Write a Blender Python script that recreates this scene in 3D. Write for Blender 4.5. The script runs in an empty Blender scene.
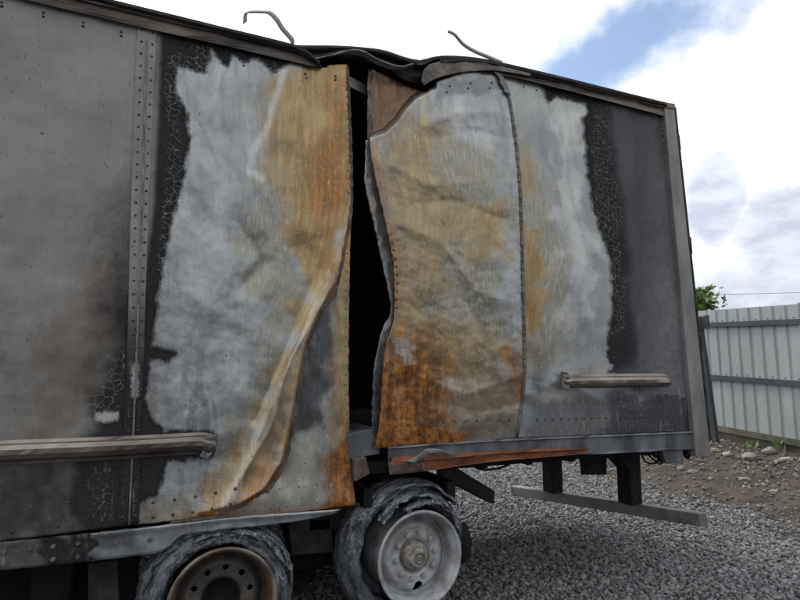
import bpy, math, random
import numpy as np
from mathutils import Matrix, Vector
random.seed(7); RNG = np.random.default_rng(11)
rad = math.radians
scene = bpy.context.scene
COL = scene.collection

# ------------------------------------------------------------------ camera
FPX, YAW, PITCH = 560.0, rad(23.1), rad(7.25)
CAM = np.array([0.0, -3.5, 1.69])
_h = np.array([math.sin(YAW), math.cos(YAW), 0]); RT = np.array([math.cos(YAW), -math.sin(YAW), 0]); _u = np.array([0, 0, 1.0])
FW = _h*math.cos(PITCH) + _u*math.sin(PITCH); UP = -_h*math.sin(PITCH) + _u*math.cos(PITCH)
cam_data = bpy.data.cameras.new('camera'); cam = bpy.data.objects.new('camera', cam_data); COL.objects.link(cam)
cam_data.sensor_width = 36.0; cam_data.lens = FPX/800*36.0; cam_data.clip_end = 4000; cam_data.clip_start = 0.05
cam.matrix_world = Matrix(((RT[0], UP[0], -FW[0], CAM[0]), (RT[1], UP[1], -FW[1], CAM[1]), (RT[2], UP[2], -FW[2], CAM[2]), (0, 0, 0, 1)))
scene.camera = cam
scene.cycles.max_bounces = 4; scene.cycles.diffuse_bounces = 2; scene.cycles.glossy_bounces = 2; scene.cycles.use_adaptive_sampling = True; scene.cycles.adaptive_threshold = 0.02
scene.render.resolution_x, scene.render.resolution_y = 1024, 768

def ray(px, py):
    px = np.asarray(px, float); py = np.asarray(py, float)
    return FW + ((px-400)/FPX)[..., None]*RT - ((py-300)/FPX)[..., None]*UP
def on_y(px, py, Y=0.0):            # point of the plane y = Y seen at a photograph position
    r = ray(px, py); t = (np.asarray(Y, float) - CAM[1])/r[..., 1]
    return CAM + r*t[..., None]
def on_z(px, py, Z=0.0):
    r = ray(px, py); t = (np.asarray(Z, float) - CAM[2])/r[..., 2]
    return CAM + r*t[..., None]
def at_depth(px, py, d):
    return CAM + ray(px, py)*np.asarray(d, float)[..., None]

# ------------------------------------------------------------------ node helper
class NT:
    def __init__(s, tree): s.t = tree; s.n = tree.nodes; s.l = tree.links
    def _in(s, sock, v):
        if v is None: return
        if isinstance(v, bpy.types.NodeSocket): s.l.new(v, sock)
        else:
            if sock.type == 'RGBA' and len(v) == 3: v = (*v, 1)
            sock.default_value = v
    def m(s, op, a, b=None, c=None, clamp=False):
        n = s.n.new('ShaderNodeMath'); n.operation = op; n.use_clamp = clamp
        for i, v in enumerate((a, b, c)): s._in(n.inputs[i], v)
        return n.outputs[0]
    def add(s, a, b): return s.m('ADD', a, b)
    def sub(s, a, b): return s.m('SUBTRACT', a, b)
    def mul(s, a, b, clamp=False): return s.m('MULTIPLY', a, b, clamp=clamp)
    def v(s, op, a, b=None):
        n = s.n.new('ShaderNodeVectorMath'); n.operation = op
        s._in(n.inputs[0], a)
        if b is not None:
            if op == 'SCALE': s._in(n.inputs[3], b)
            else: s._in(n.inputs[1], b)
        return n.outputs[1] if op in ('DOT_PRODUCT', 'LENGTH', 'DISTANCE') else n.outputs[0]
    def ss(s, x, lo, hi, a=0.0, b=1.0, t='SMOOTHSTEP'):
        n = s.n.new('ShaderNodeMapRange'); n.interpolation_type = t
        for i, q in enumerate((x, lo, hi, a, b)): s._in(n.inputs[i], q)
        return n.outputs[0]
    def noise(s, vec, scale, detail=4, rough=0.55, dist=0.0, color=False):
        n = s.n.new('ShaderNodeTexNoise'); s._in(n.inputs['Vector'], vec)
        n.inputs['Scale'].default_value = scale; n.inputs['Detail'].default_value = detail
        n.inputs['Roughness'].default_value = rough; n.inputs['Distortion'].default_value = dist
        return n.outputs['Color' if color else 'Fac']
    def voro(s, vec, scale, feature='F1', out='Distance', rnd=1.0):
        n = s.n.new('ShaderNodeTexVoronoi'); n.feature = feature; s._in(n.inputs['Vector'], vec)
        n.inputs['Scale'].default_value = scale; n.inputs['Randomness'].default_value = rnd
        return n.outputs[out]
    def mix(s, f, a, b, mode='MIX'):
        n = s.n.new('ShaderNodeMix'); n.data_type = 'RGBA'; n.blend_type = mode
        s._in(n.inputs[0], f); s._in(n.inputs[6], a); s._in(n.inputs[7], b)
        return n.outputs[2]
    def fmix(s, f, a, b):
        n = s.n.new('ShaderNodeMix'); n.data_type = 'FLOAT'
        s._in(n.inputs[0], f); s._in(n.inputs[2], a); s._in(n.inputs[3], b)
        return n.outputs[0]
    def attr(s, name, out='Fac'):
        n = s.n.new('ShaderNodeAttribute'); n.attribute_name = name; return n.outputs[out]
    def obj(s): return s.n.new('ShaderNodeTexCoord').outputs['Object']
    def bump(s, h, strength=0.3, dist=0.01, normal=None):
        n = s.n.new('ShaderNodeBump'); n.inputs['Strength'].default_value = strength; n.inputs['Distance'].default_value = dist
        s._in(n.inputs['Height'], h); s._in(n.inputs['Normal'], normal) if normal is not None else None
        return n.outputs[0]
    def scale(s, vec, xyz): return s.v('MULTIPLY', vec, xyz)

def new_mat(name):
    m = bpy.data.materials.new(name); m.use_nodes = True
    g = NT(m.node_tree); b = m.node_tree.nodes['Principled BSDF']
    return m, g, b
def out_mat(g, b, col=None, rough=None, metal=None, normal=None):
    if col is not None: g._in(b.inputs['Base Color'], col)
    if rough is not None: g._in(b.inputs['Roughness'], rough)
    if metal is not None: g._in(b.inputs['Metallic'], metal)
    if normal is not None: g._in(b.inputs['Normal'], normal)

# ------------------------------------------------------------------ world, sun, exposure
SUN_AZ, SUN_EL = rad(-12), rad(48)          # azimuth measured from +y towards +x: behind the trailer, veiled by cloud
world = bpy.data.worlds.new('World'); scene.world = world; world.use_nodes = True
world.cycles.sampling_method = 'MANUAL'; world.cycles.sample_map_resolution = 256
wt = NT(world.node_tree); wt.n.clear()
def az_el(px, py):
    d = ray(np.array(px, float), np.array(py, float)); d = d/np.linalg.norm(d)
    return math.atan2(d[0], d[1]), math.asin(d[2])
dirn = wt.v('NORMALIZE', wt.n.new('ShaderNodeTexCoord').outputs['Generated'])
sep = wt.n.new('ShaderNodeSeparateXYZ'); wt.l.new(dirn, sep.inputs[0])
AZ = wt.m('ARCTAN2', sep.outputs[0], sep.outputs[1]); EL = wt.m('ARCSINE', sep.outputs[2])
sky = wt.n.new('ShaderNodeTexSky'); sky.sky_type = 'NISHITA'; sky.sun_disc = False
sky.sun_elevation = SUN_EL; sky.sun_rotation = SUN_AZ; sky.air_density = 1.0; sky.dust_density = 0.6; sky.ozone_density = 0.7
def ell(px, py, rx, ry, tilt, wob):
    """soft distance (0 centre, 1 rim) from an elliptical patch of sky, its rim broken up by noise"""
    a0, e0 = az_el(px, py)
    du = wt.sub(AZ, a0); dv = wt.sub(EL, e0)
    c, s_ = math.cos(tilt), math.sin(tilt)
    x = wt.mul(wt.add(wt.mul(du, c), wt.mul(dv, s_)), 1/rx); y = wt.mul(wt.sub(wt.mul(dv, c), wt.mul(du, s_)), 1/ry)
    return wt.add(wt.m('SQRT', wt.add(wt.mul(x, x), wt.mul(y, y))), wob)
n1 = wt.noise(dirn, 2.3, 3, 0.55, 0.6); n2 = wt.noise(dirn, 7.0, 5, 0.6); n3 = wt.noise(wt.scale(dirn, (1, 1, 2.2)), 14.0, 3, 0.6)
wob = wt.mul(wt.sub(n2, 0.5), 2.2)
gap = wt.ss(ell(612, 50, 0.27, 0.060, rad(11), wob), 1.40, 0.25)          # blue gap over the roof
gap2 = wt.ss(ell(490, 56, 0.20, 0.045, rad(4), wob), 1.5, 0.2)
general = wt.ss(n1, 0.40, 0.33)                                           # smaller gaps all over the sky
blue = wt.m('MAXIMUM', wt.m('MAXIMUM', gap, wt.mul(gap2, 0.5)), wt.mul(general, 0.8))
wob2 = wt.mul(wt.sub(n2, 0.5), 1.5)
c1 = wt.ss(ell(712, 200, 0.045, 0.085, rad(-10), wob2), 1.20, 0.70)
c2 = wt.ss(ell(800, 238, 0.10, 0.075, 0, wob2), 1.22, 0.62)
c3 = wt.ss(ell(742, 30, 0.03, 0.014, 0, wob2), 1.1, 0.5)
low = wt.ss(wt.add(EL, wt.mul(wt.sub(n1, 0.5), 0.25)), 0.24, 0.10)        # grey-blue banks near the horizon
grey = wt.m('MAXIMUM', wt.m('MAXIMUM', wt.mul(c1, 0.95), wt.mul(c2, 0.95)), wt.m('MAXIMUM', wt.mul(low, 0.9), wt.mul(c3, 0.5)))
overc = wt.ss(n1, 0.72, 0.42)
white = wt.mix(overc, (1.22, 1.22, 1.22), (1.06, 1.07, 1.09))
greyc = wt.mix(wt.ss(n3, 0.35, 0.65), (0.50, 0.56, 0.67), (0.70, 0.75, 0.84))
cloudc = wt.mix(grey, white, greyc)
sunv = (math.sin(SUN_AZ)*math.cos(SUN_EL), math.cos(SUN_AZ)*math.cos(SUN_EL), math.sin(SUN_EL))
lobe = wt.m('POWER', wt.mul(wt.add(wt.v('DOT_PRODUCT', dirn, sunv), 1.0), 0.5), 2.0)
glow = wt.add(wt.mul(lobe, 0.80), 0.52)                                  # forward scattering of the veiled sun
cloudc = wt.v('SCALE', cloudc, glow)
bg1 = wt.n.new('ShaderNodeBackground'); wt.l.new(sky.outputs[0], bg1.inputs[0]); bg1.inputs[1].default_value = 0.13
bg2 = wt.n.new('ShaderNodeBackground'); wt.l.new(cloudc, bg2.inputs[0]); bg2.inputs[1].default_value = 1.0
mx = wt.n.new('ShaderNodeMixShader'); wt.l.new(wt.sub(1.0, wt.mul(blue, 0.95)), mx.inputs[0])
wt.l.new(bg1.outputs[0], mx.inputs[1]); wt.l.new(bg2.outputs[0], mx.inputs[2])
wo = wt.n.new('ShaderNodeOutputWorld'); wt.l.new(mx.outputs[0], wo.inputs[0])

sd_ = bpy.data.lights.new('sun', 'SUN'); sd_.energy = 1.5; sd_.angle = rad(12); sd_.color = (1.0, 0.95, 0.88)
sun = bpy.data.objects.new('sun', sd_); COL.objects.link(sun)
sdir = Vector((math.sin(SUN_AZ)*math.cos(SUN_EL), math.cos(SUN_AZ)*math.cos(SUN_EL), math.sin(SUN_EL)))
sun.rotation_euler = sdir.to_track_quat('Z', 'Y').to_euler()
vs = scene.view_settings; vs.view_transform = 'Standard'; vs.look = 'None'; vs.exposure = 0.40; vs.gamma = 1.0; vs.use_curve_mapping = False

# ------------------------------------------------------------------ numpy helpers
_perm = RNG.permutation(512); _grad = RNG.normal(size=(512, 2)); _grad /= np.linalg.norm(_grad, axis=1)[:, None]
def pnoise(x, y, seed=0):
    x = np.asarray(x, float) + seed*17.31; y = np.asarray(y, float) + seed*9.77
    xi = np.floor(x).astype(int); yi = np.floor(y).astype(int); xf = x-xi; yf = y-yi
    def g(ix, iy, dx, dy):
        k = _perm[(ix + _perm[iy & 511]) & 511]; return _grad[k, 0]*dx + _grad[k, 1]*dy
    u = xf*xf*xf*(xf*(xf*6-15)+10); v = yf*yf*yf*(yf*(yf*6-15)+10)
    a = g(xi, yi, xf, yf); b = g(xi+1, yi, xf-1, yf); c = g(xi, yi+1, xf, yf-1); d = g(xi+1, yi+1, xf-1, yf-1)
    return ((a*(1-u)+b*u)*(1-v) + (c*(1-u)+d*u)*v)*1.4
def fbm(x, y, oct=4, seed=0):
    s = 0; a = 1; f = 1
    for i in range(oct): s = s + a*pnoise(x*f, y*f, seed+i*3); a *= 0.5; f *= 2
    return s
def sstep(x, lo, hi):
    t = np.clip((x-lo)/(hi-lo), 0, 1); return t*t*(3-2*t)
def sdf(px, py, poly):               # signed distance, positive inside
    P = np.array(poly, float); px = np.asarray(px, float); py = np.asarray(py, float)
    d = np.full(px.shape, 1e9); ins = np.zeros(px.shape, bool)
    for i in range(len(P)):
        a = P[i]; b = P[(i+1) % len(P)]; e = b-a
        t = np.clip(((px-a[0])*e[0]+(py-a[1])*e[1])/(e@e+1e-9), 0, 1)
        d = np.minimum(d, np.hypot(px-a[0]-t*e[0], py-a[1]-t*e[1]))
        if a[1] != b[1]:
            c = ((a[1] > py) != (b[1] > py)) & (px < (b[0]-a[0])*(py-a[1])/(b[1]-a[1]) + a[0]); ins ^= c
    return np.where(ins, d, -d)
def soft(px, py, poly, w, nz=0.0, nf=0.03, seed=0):
    d = sdf(px, py, poly)
    if nz: d = d + nz*fbm(px*nf, py*nf, 4, seed)
    return sstep(d, -w, w)
def dline(px, py, pts):              # unsigned distance to a polyline
    P = np.array(pts, float); d = np.full(np.shape(px), 1e9)
    for i in range(len(P)-1):
        a, e = P[i], P[i+1]-P[i]; t = np.clip(((px-a[0])*e[0]+(py-a[1])*e[1])/(e@e), 0, 1)
        d = np.minimum(d, np.hypot(px-a[0]-t*e[0], py-a[1]-t*e[1]))
    return d
def resample(pts, n):
    P = np.array(pts, float); seg = np.linalg.norm(np.diff(P, axis=0), axis=1); s = np.concatenate([[0], np.cumsum(seg)])
    t = np.linspace(0, s[-1], n); return np.stack([np.interp(t, s, P[:, k]) for k in range(P.shape[1])], 1)
def smooth_curve(pts, n):
    """Catmull-Rom through pts, n samples evenly spaced"""
    P = np.array(pts, float)
    if len(P) < 3: return resample(P, n)
    Q = np.vstack([2*P[0]-P[1], P, 2*P[-1]-P[-2]]); out = []
    for i in range(1, len(Q)-2):
        t = np.linspace(0, 1, 24, endpoint=False)[:, None]
        a, b, c, d = Q[i-1], Q[i], Q[i+1], Q[i+2]
        out.append(0.5*(2*b + (c-a)*t + (2*a-5*b+4*c-d)*t*t + (3*b-a-3*c+d)*t**3))
    return resample(np.vstack(out+[P[-1:]]), n)

# ------------------------------------------------------------------ object helpers
ROOT_LOC = {}
def link(o, parent=None):
    COL.objects.link(o)
    if parent is not None:
        o.parent = parent
        r = parent
        while r.parent is not None: r = r.parent
        if parent is r: o.matrix_parent_inverse = Matrix.Translation(-r.location)
    return o
def thing(name, label, cat, loc=(0, 0, 0), group=None):
    o = bpy.data.objects.new(name, None); o.empty_display_size = 0.2; COL.objects.link(o); o.location = Vector([float(c) for c in loc])
    o['label'] = label; o['category'] = cat
    if group: o['group'] = group
    return o
def mesh_obj(name, V, F, mat, parent=None, smooth=False, attrs=None):
    me = bpy.data.meshes.new(name)
    if isinstance(F, np.ndarray):
        V = np.asarray(V, np.float32); nf, k = F.shape
        me.vertices.add(len(V)); me.vertices.foreach_set('co', V.ravel())
        me.loops.add(nf*k); me.loops.foreach_set('vertex_index', F.astype(np.int32).ravel())
        me.polygons.add(nf); me.polygons.foreach_set('loop_start', np.arange(0, nf*k, k, dtype=np.int32)); me.polygons.foreach_set('loop_total', np.full(nf, k, np.int32))
        me.update(calc_edges=True)
    else:
        me.from_pydata([tuple(map(float, v)) for v in V], [], F); me.update()
    if smooth: me.polygons.foreach_set('use_smooth', np.ones(len(me.polygons), bool))
    for k, a in (attrs or {}).items():
        at = me.attributes.new(k, 'FLOAT', 'POINT'); at.data.foreach_set('value', np.asarray(a, np.float32).ravel())
    me.materials.append(mat); me.validate()
    return link(bpy.data.objects.new(name, me), parent)
class MB:
    """collects simple solids into one mesh"""
    def __init__(s): s.V = []; s.F = []
    def quadset(s, V, F):
        k = len(s.V); s.V += [tuple(map(float, v)) for v in V]; s.F += [tuple(i+k for i in f) for f in F]; return s
    def box(s, lo, hi, M=None, bev=0.0):
        (x0, y0, z0), (x1, y1, z1) = lo, hi
        b = min(bev, (x1-x0)/3, (y1-y0)/3, (z1-z0)/3)
        if b <= 0:
            V = [(x0, y0, z0), (x1, y0, z0), (x1, y1, z0), (x0, y1, z0), (x0, y0, z1), (x1, y0, z1), (x1, y1, z1), (x0, y1, z1)]
            F = [(0, 3, 2, 1), (4, 5, 6, 7), (0, 1, 5, 4), (1, 2, 6, 5), (2, 3, 7, 6), (3, 0, 4, 7)]
        else:
            import bmesh
            bm = bmesh.new(); bmesh.ops.create_cube(bm, size=1)
            for v in bm.verts: v.co = ((x0+x1)/2+v.co.x*(x1-x0), (y0+y1)/2+v.co.y*(y1-y0), (z0+z1)/2+v.co.z*(z1-z0))
            bmesh.ops.bevel(bm, geom=bm.edges[:], offset=b, segments=1, affect='EDGES')
            bm.verts.index_update(); V = [tuple(v.co) for v in bm.verts]; F = [tuple(v.index for v in f.verts) for f in bm.faces]; bm.free()
        if M is not None: V = [tuple(M @ Vector(v)) for v in V]
        return s.quadset(V, F)
    def beam(s, a, b, w, h, up=(0, 0, 1), bev=0.0):
        a = Vector(map(float, a)); b = Vector(map(float, b)); d = b-a; L = d.length; d.normalize()
        sd = d.cross(Vector(up)).normalized(); u = sd.cross(d).normalized()
        M = Matrix(((d.x, sd.x, u.x, a.x), (d.y, sd.y, u.y, a.y), (d.z, sd.z, u.z, a.z), (0, 0, 0, 1)))
        return s.box((0, -w/2, -h/2), (L, w/2, h/2), M, bev)
    def tube(s, pts, r, n=8, cap=True):
        P = [Vector(map(float, p)) for p in pts]; rr = r if hasattr(r, '__len__') else [r]*len(P); V = []; F = []
        for i, p in enumerate(P):
            d = (P[min(i+1, len(P)-1)]-P[max(i-1, 0)]).normalized()
            a = d.cross(Vector((0.13, 0.27, 0.95))).normalized(); b = d.cross(a)
            V += [tuple(p + (a*math.cos(2*math.pi*k/n) + b*math.sin(2*math.pi*k/n))*rr[i]) for k in range(n)]
        for i in range(len(P)-1):
            for k in range(n): F.append((i*n+k, i*n+(k+1) % n, (i+1)*n+(k+1) % n, (i+1)*n+k))
        if cap: F.append(tuple(range(n))[::-1]); F.append(tuple((len(P)-1)*n+k for k in range(n)))
        return s.quadset(V, F)
    def build(s, name, mat, parent=None, smooth=False): return mesh_obj(name, s.V, s.F, mat, parent, smooth)
def grid_faces(nu, nv, flip=False):   # grid stored [v][u]
    i = np.arange(nv-1)[:, None]*nu + np.arange(nu-1)[None, :]
    f = np.stack([i, i+nu, i+nu+1, i+1], -1).reshape(-1, 4)
    return f[:, ::-1].copy() if flip else f
def solidify(o, t, off=-1):
    m = o.modifiers.new('thickness', 'SOLIDIFY'); m.thickness = t; m.offset = off; return o
def coons(top, right, bottom, left, nu, nv, jit=0.0, seed=0):
    """px patch from four px curves; returns px, py arrays [nv][nu]"""
    T, B = smooth_curve(top, nu), smooth_curve(bottom, nu); L, R = smooth_curve(left, nv), smooth_curve(right, nv)
    if jit:
        for C_, k in ((T, 1), (B, 2), (L, 3), (R, 4)):
            s = np.linspace(0, 1, len(C_)); w = np.sin(s*np.pi)**0.3
            C_ += (np.stack([fbm(C_[:, 0]*0.12, C_[:, 1]*0.12, 3, seed+k), fbm(C_[:, 0]*0.12, C_[:, 1]*0.12, 3, seed+k+9)], 1)*jit)*w[:, None]
    u = np.linspace(0, 1, nu)[None, :, None]; v = np.linspace(0, 1, nv)[:, None, None]
    S = (1-v)*T[None] + v*B[None] + (1-u)*L[:, None] + u*R[:, None] - ((1-u)*(1-v)*T[0] + u*(1-v)*T[-1] + (1-u)*v*B[0] + u*v*B[-1])
    return S[..., 0], S[..., 1]

# ------------------------------------------------------------------ materials
def simple(name, col, rough=0.6, metal=0.0, var=0.25, nscale=6.0, bump=0.15, bscale=60.0, col2=None, streak=None):
    m, g, b = new_mat(name); p = g.obj()
    q = g.scale(p, streak) if streak else p
    n = g.noise(q, nscale, 6, 0.62)
    c2 = col2 if col2 else tuple(c*(1-var*1.6) for c in col)
    c = g.mix(g.ss(n, 0.32, 0.68), c2, col)
    fine = g.noise(p, bscale, 4, 0.6)
    c = g.mix(g.mul(g.ss(fine, 0.55, 0.75), 0.35), c, tuple(x*0.45 for x in col))
    if max(col) < 0.06: b.inputs['Specular IOR Level'].default_value = 0.15
    out_mat(g, b, c, g.ss(n, 0.2, 0.8, rough*0.85, min(1, rough*1.15), 'LINEAR'), metal, g.bump(g.add(fine, n), bump, 0.006))
    return m

def skin_material():
    m, g, b = new_mat('burnt_aluminium_skin'); p = g.obj()
    A = lambda k: g.attr(k)
    nz = g.noise(p, 15, 5, 0.65); nzf = g.noise(p, 85, 3, 0.6); nlow = g.noise(p, 2.2, 3, 0.55)
    cf = g.n.new('ShaderNodeCombineXYZ'); g.l.new(A('fu'), cf.inputs[0]); g.l.new(A('fv'), cf.inputs[2]); q = cf.outputs[0]   # runs follow the metal
    vst = g.noise(g.scale(q, (1, 1, 0.10)), 30, 4, 0.68)           # run marks
    vst2 = g.noise(g.scale(q, (1, 1, 0.08)), 130, 3, 0.65)         # fine vertical grain
    swirl = g.noise(g.scale(q, (1, 1, 0.42)), 4.2, 5, 0.60, 1.3)    # smeared ash clouds
    flk = g.noise(g.scale(p, (1.7, 1.7, 0.6)), 62, 1, 0.5)
    c0 = lambda n, k: g.mul(g.sub(n, 0.5), k)
    # grey factory paint with grime
    c = g.mix(g.ss(nlow, 0.3, 0.7), (0.190, 0.186, 0.170), (0.265, 0.266, 0.258))
    c = g.mix(g.mul(g.ss(vst, 0.45, 0.75), 0.22), c, (0.12, 0.118, 0.11))
    c = g.mix(A('cool'), c, g.mix(g.ss(nz, 0.35, 0.65), (0.105, 0.112, 0.125), (0.175, 0.183, 0.195)))
    c = g.mix(g.mul(g.ss(flk, 0.30, 0.25), 0.75), c, (0.025, 0.024, 0.024))
    sep_ = g.n.new('ShaderNodeSeparateXYZ'); g.l.new(p, sep_.inputs[0]); cb = g.n.new('ShaderNodeCombineXYZ')
    g.l.new(g.mul(g.add(sep_.outputs[0], g.mul(sep_.outputs[2], 0.75)), 60), cb.inputs[0]); g.l.new(g.mul(g.sub(sep_.outputs[2], g.mul(sep_.outputs[0], 0.75)), 5), cb.inputs[2])
    scr = g.noise(cb.outputs[0], 1.0, 1, 0.4)
    c = g.mix(g.mul(g.ss(scr, 0.755, 0.785), 0.85), c, (0.03, 0.028, 0.026))
    # scorched brown, then soot and char
    brf = g.add(A('brown'), g.add(c0(nz, 0.5), c0(swirl, 0.5))); br = g.ss(brf, 0.05, 1.0)
    brc = g.mix(g.ss(vst, 0.35, 0.65), (0.100, 0.052, 0.024), (0.175, 0.096, 0.048))
    c = g.mix(g.mul(br, 0.65), c, g.mix(0.4, brc, (0.12, 0.105, 0.09)))
    so = g.ss(g.add(A('soot'), g.add(c0(nz, 0.35), g.add(c0(nzf, 0.35), c0(swirl, 0.3)))), 0.10, 0.95)
    charc = g.mix(g.ss(nzf, 0.4, 0.7), (0.013, 0.013, 0.015), (0.034, 0.035, 0.040))
    c = g.mix(g.mul(so, 0.95), c, charc)
    # bare, ash-washed metal where the paint has burnt off
    edge = g.add(A('pale'), g.add(c0(nz, 0.08), g.add(c0(nzf, 0.10), c0(vst, 0.08))))
    pale = g.ss(edge, -0.055, 0.065)
    pc = g.mix(g.ss(g.add(swirl, c0(vst, 0.35)), 0.28, 0.72), (0.225, 0.246, 0.262), (0.430, 0.452, 0.465))
    pc = g.mix(g.mul(g.ss(vst, 0.50, 0.74), 0.28), pc, (0.175, 0.195, 0.215))
    grain = g.ss(vst2, 0.36, 0.70)
    olive = g.ss(g.add(A('olive'), g.add(c0(swirl, 0.55), c0(vst, 0.5))), 0.0, 1.1)
    pc = g.mix(g.mul(olive, 0.85), pc, g.mix(grain, (0.225, 0.212, 0.155), (0.385, 0.368, 0.290)))
    oc = g.ss(g.add(A('ochre'), g.add(c0(swirl, 0.55), c0(vst, 0.55))), 0.0, 1.05)
    occ = g.mix(g.ss(g.add(swirl, c0(vst, 0.9)), 0.30, 0.72), (0.275, 0.158, 0.044), (0.470, 0.350, 0.160))
    occ = g.mix(g.mul(grain, 0.30), occ, (0.150, 0.085, 0.028))
    pc = g.mix(g.mul(oc, 0.95), pc, occ)
    ru = g.ss(g.add(A('rust'), g.add(c0(nz, 0.35), g.add(c0(vst, 0.7), c0(swirl, 0.3)))), 0.1, 0.95)
    rc = g.mix(g.ss(g.add(vst, c0(nz, 0.9)), 0.36, 0.68), (0.125, 0.045, 0.012), (0.450, 0.170, 0.028))
    rc = g.mix(g.mul(g.ss(flk, 0.56, 0.72), 0.45), rc, (0.36, 0.20, 0.07))
    pc = g.mix(g.mul(ru, 0.95), pc, rc)
    # white ash smears
    ash = g.ss(g.add(A('ash'), g.add(c0(swirl, 0.8), c0(vst, 0.6))), 0.25, 1.05)
    pc = g.mix(g.mul(ash, 0.8), pc, (0.60, 0.61, 0.595))
    pc = g.mix(g.mul(g.ss(brf, 0.45, 0.9), 0.9), pc, brc)
    wr = g.mul(g.ss(vst2, 0.58, 0.72), g.ss(g.add(vst, c0(swirl, 0.6)), 0.48, 0.64))
    pc = g.mix(g.mul(wr, 0.45), pc, (0.64, 0.64, 0.60))
    # sooty veil over the bare metal, also the painted shade behind the curl
    ve = g.ss(g.add(A('veil'), g.add(c0(swirl, 0.6), g.add(c0(nzf, 0.5), c0(vst, 0.5)))), 0.10, 1.05)
    pc = g.mix(g.mul(ve, 0.92), pc, g.mix(g.ss(nzf, 0.42, 0.7), (0.026, 0.028, 0.034), (0.082, 0.090, 0.108)))
    # short bright flecks and dark nicks
    fl = g.mul(g.ss(flk, 0.685, 0.735), g.ss(nlow, 0.36, 0.58))
    pc = g.mix(g.mul(fl, 0.75), pc, (0.56, 0.52, 0.42))
    pc = g.mix(g.mul(g.ss(flk, 0.275, 0.245), 0.8), pc, (0.06, 0.05, 0.04))
    c = g.mix(pale, c, pc)
    rim = g.mul(g.ss(edge, -0.14, -0.03), g.sub(1.0, pale))
    c = g.mix(g.mul(g.mul(rim, so), 0.4), c, (0.010, 0.010, 0.012))
    # crackled paint: pale hairlines between flakes
    wv = g.v('ADD', p, g.v('SCALE', g.noise(p, 14, 3, 0.6, color=True), 0.045))
    ed = g.voro(wv, 24, 'DISTANCE_TO_EDGE')
    crk = g.mul(g.ss(ed, 0.042, 0.010), g.ss(nzf, 0.34, 0.56))
    ck = g.mul(g.mul(crk, g.ss(g.add(A('crack'), g.add(c0(nz, 2.2), c0(vst, 0.8))), 0.42, 0.95)), g.sub(1.0, pale))
    c = g.mix(g.mul(ck, 0.80), c, (0.27, 0.27, 0.25))
    # white drips
    dr = g.mul(A('drip'), g.ss(g.noise(g.scale(p, (1, 1, 0.07)), 36, 4, 0.7), 0.58, 0.74))
    c = g.mix(g.mul(dr, 0.75), c, (0.42, 0.445, 0.47))
    rough = g.fmix(pale, g.fmix(so, 0.46, 0.80), g.ss(swirl, 0.3, 0.7, 0.20, 0.40, 'LINEAR'))
    h = g.add(g.add(g.mul(nz, 0.6), g.mul(nzf, 0.30)), g.add(g.mul(vst2, 0.15), g.mul(ck, 0.25)))
    g._in(b.inputs['Specular IOR Level'], g.fmix(g.mul(so, g.sub(1.0, pale)), 0.5, 0.12))
    out_mat(g, b, c, rough, g.mul(pale, 0.50), g.bump(h, 0.35, 0.008))
    return m
ATTRS = ('pale', 'soot', 'brown', 'ochre', 'rust', 'ash', 'veil', 'crack', 'drip', 'olive', 'cool', 'fu', 'fv')
M = {}
M['skin'] = skin_material()
M['char'] = simple('charred_interior', (0.020, 0.019, 0.018), 0.95, 0, 0.3, 5, 0.3)
M['soot_metal'] = simple('sooty_steel', (0.055, 0.054, 0.052), 0.7, 0.2, 0.4, 7, 0.35, 80, col2=(0.018, 0.018, 0.018))
M['black_steel'] = simple('black_chassis_steel', (0.022, 0.022, 0.024), 0.75, 0.0, 0.3, 6, 0.25)
M['rail'] = simple('scorched_top_rail', (0.185, 0.150, 0.125), 0.5, 0.25, 0.3, 3.5, 0.2, 70, col2=(0.045, 0.040, 0.038), streak=(0.35, 1, 1))
M['cap'] = simple('black_rail_cap', (0.026, 0.025, 0.026), 0.7, 0.1, 0.3, 6, 0.3)
M['dull'] = simple('ash_grey_metal', (0.25, 0.255, 0.26), 0.55, 0.3, 0.4, 9, 0.3, 90, col2=(0.10, 0.095, 0.09))
M['lip'] = simple('crumpled_lip_metal', (0.20, 0.175, 0.155), 0.5, 0.3, 0.4, 8, 0.4, 80, col2=(0.06, 0.05, 0.045))
M['bluerail'] = simple('smoked_bottom_rail', (0.17, 0.185, 0.21), 0.55, 0.3, 0.5, 4.5, 0.3, 60, col2=(0.055, 0.06, 0.07), streak=(1, 1, 0.4))
M['palerail'] = simple('ash_coated_bottom_rail', (0.33, 0.345, 0.36), 0.6, 0.2, 0.4, 4.0, 0.35, 50, col2=(0.085, 0.085, 0.088), streak=(0.7, 1, 1))
M['rub'] = simple('rub_rail_metal', (0.30, 0.265, 0.235), 0.30, 0.65, 0.4, 1.3, 0.12, 120, col2=(0.085, 0.070, 0.06))
M['post'] = simple('corner_post_metal', (0.27, 0.27, 0.265), 0.5, 0.3, 0.35, 5, 0.2, 70, col2=(0.13, 0.13, 0.128), streak=(1, 1, 0.3))
M['rusty'] = simple('rusty_steel', (0.235, 0.085, 0.030), 0.85, 0.0, 0.5, 9, 0.5, 55, col2=(0.085, 0.030, 0.014), streak=(0.4, 1, 1))
M['rustdark'] = simple('burnt_rusty_iron', (0.17, 0.125, 0.10), 0.85, 0.1, 0.5, 14, 0.6, 60, col2=(0.05, 0.032, 0.024))
M['guard'] = simple('guard_bar_steel', (0.27, 0.275, 0.28), 0.6, 0.2, 0.45, 1.6, 0.25, 60, col2=(0.07, 0.066, 0.06))
M['rivet'] = simple('dark_rivet', (0.075, 0.071, 0.066), 0.55, 0.4, 0.3, 20, 0.1)
M['rivet_pale'] = simple('pale_rivet', (0.26, 0.23, 0.19), 0.5, 0.4, 0.4, 20, 0.1)
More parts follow.
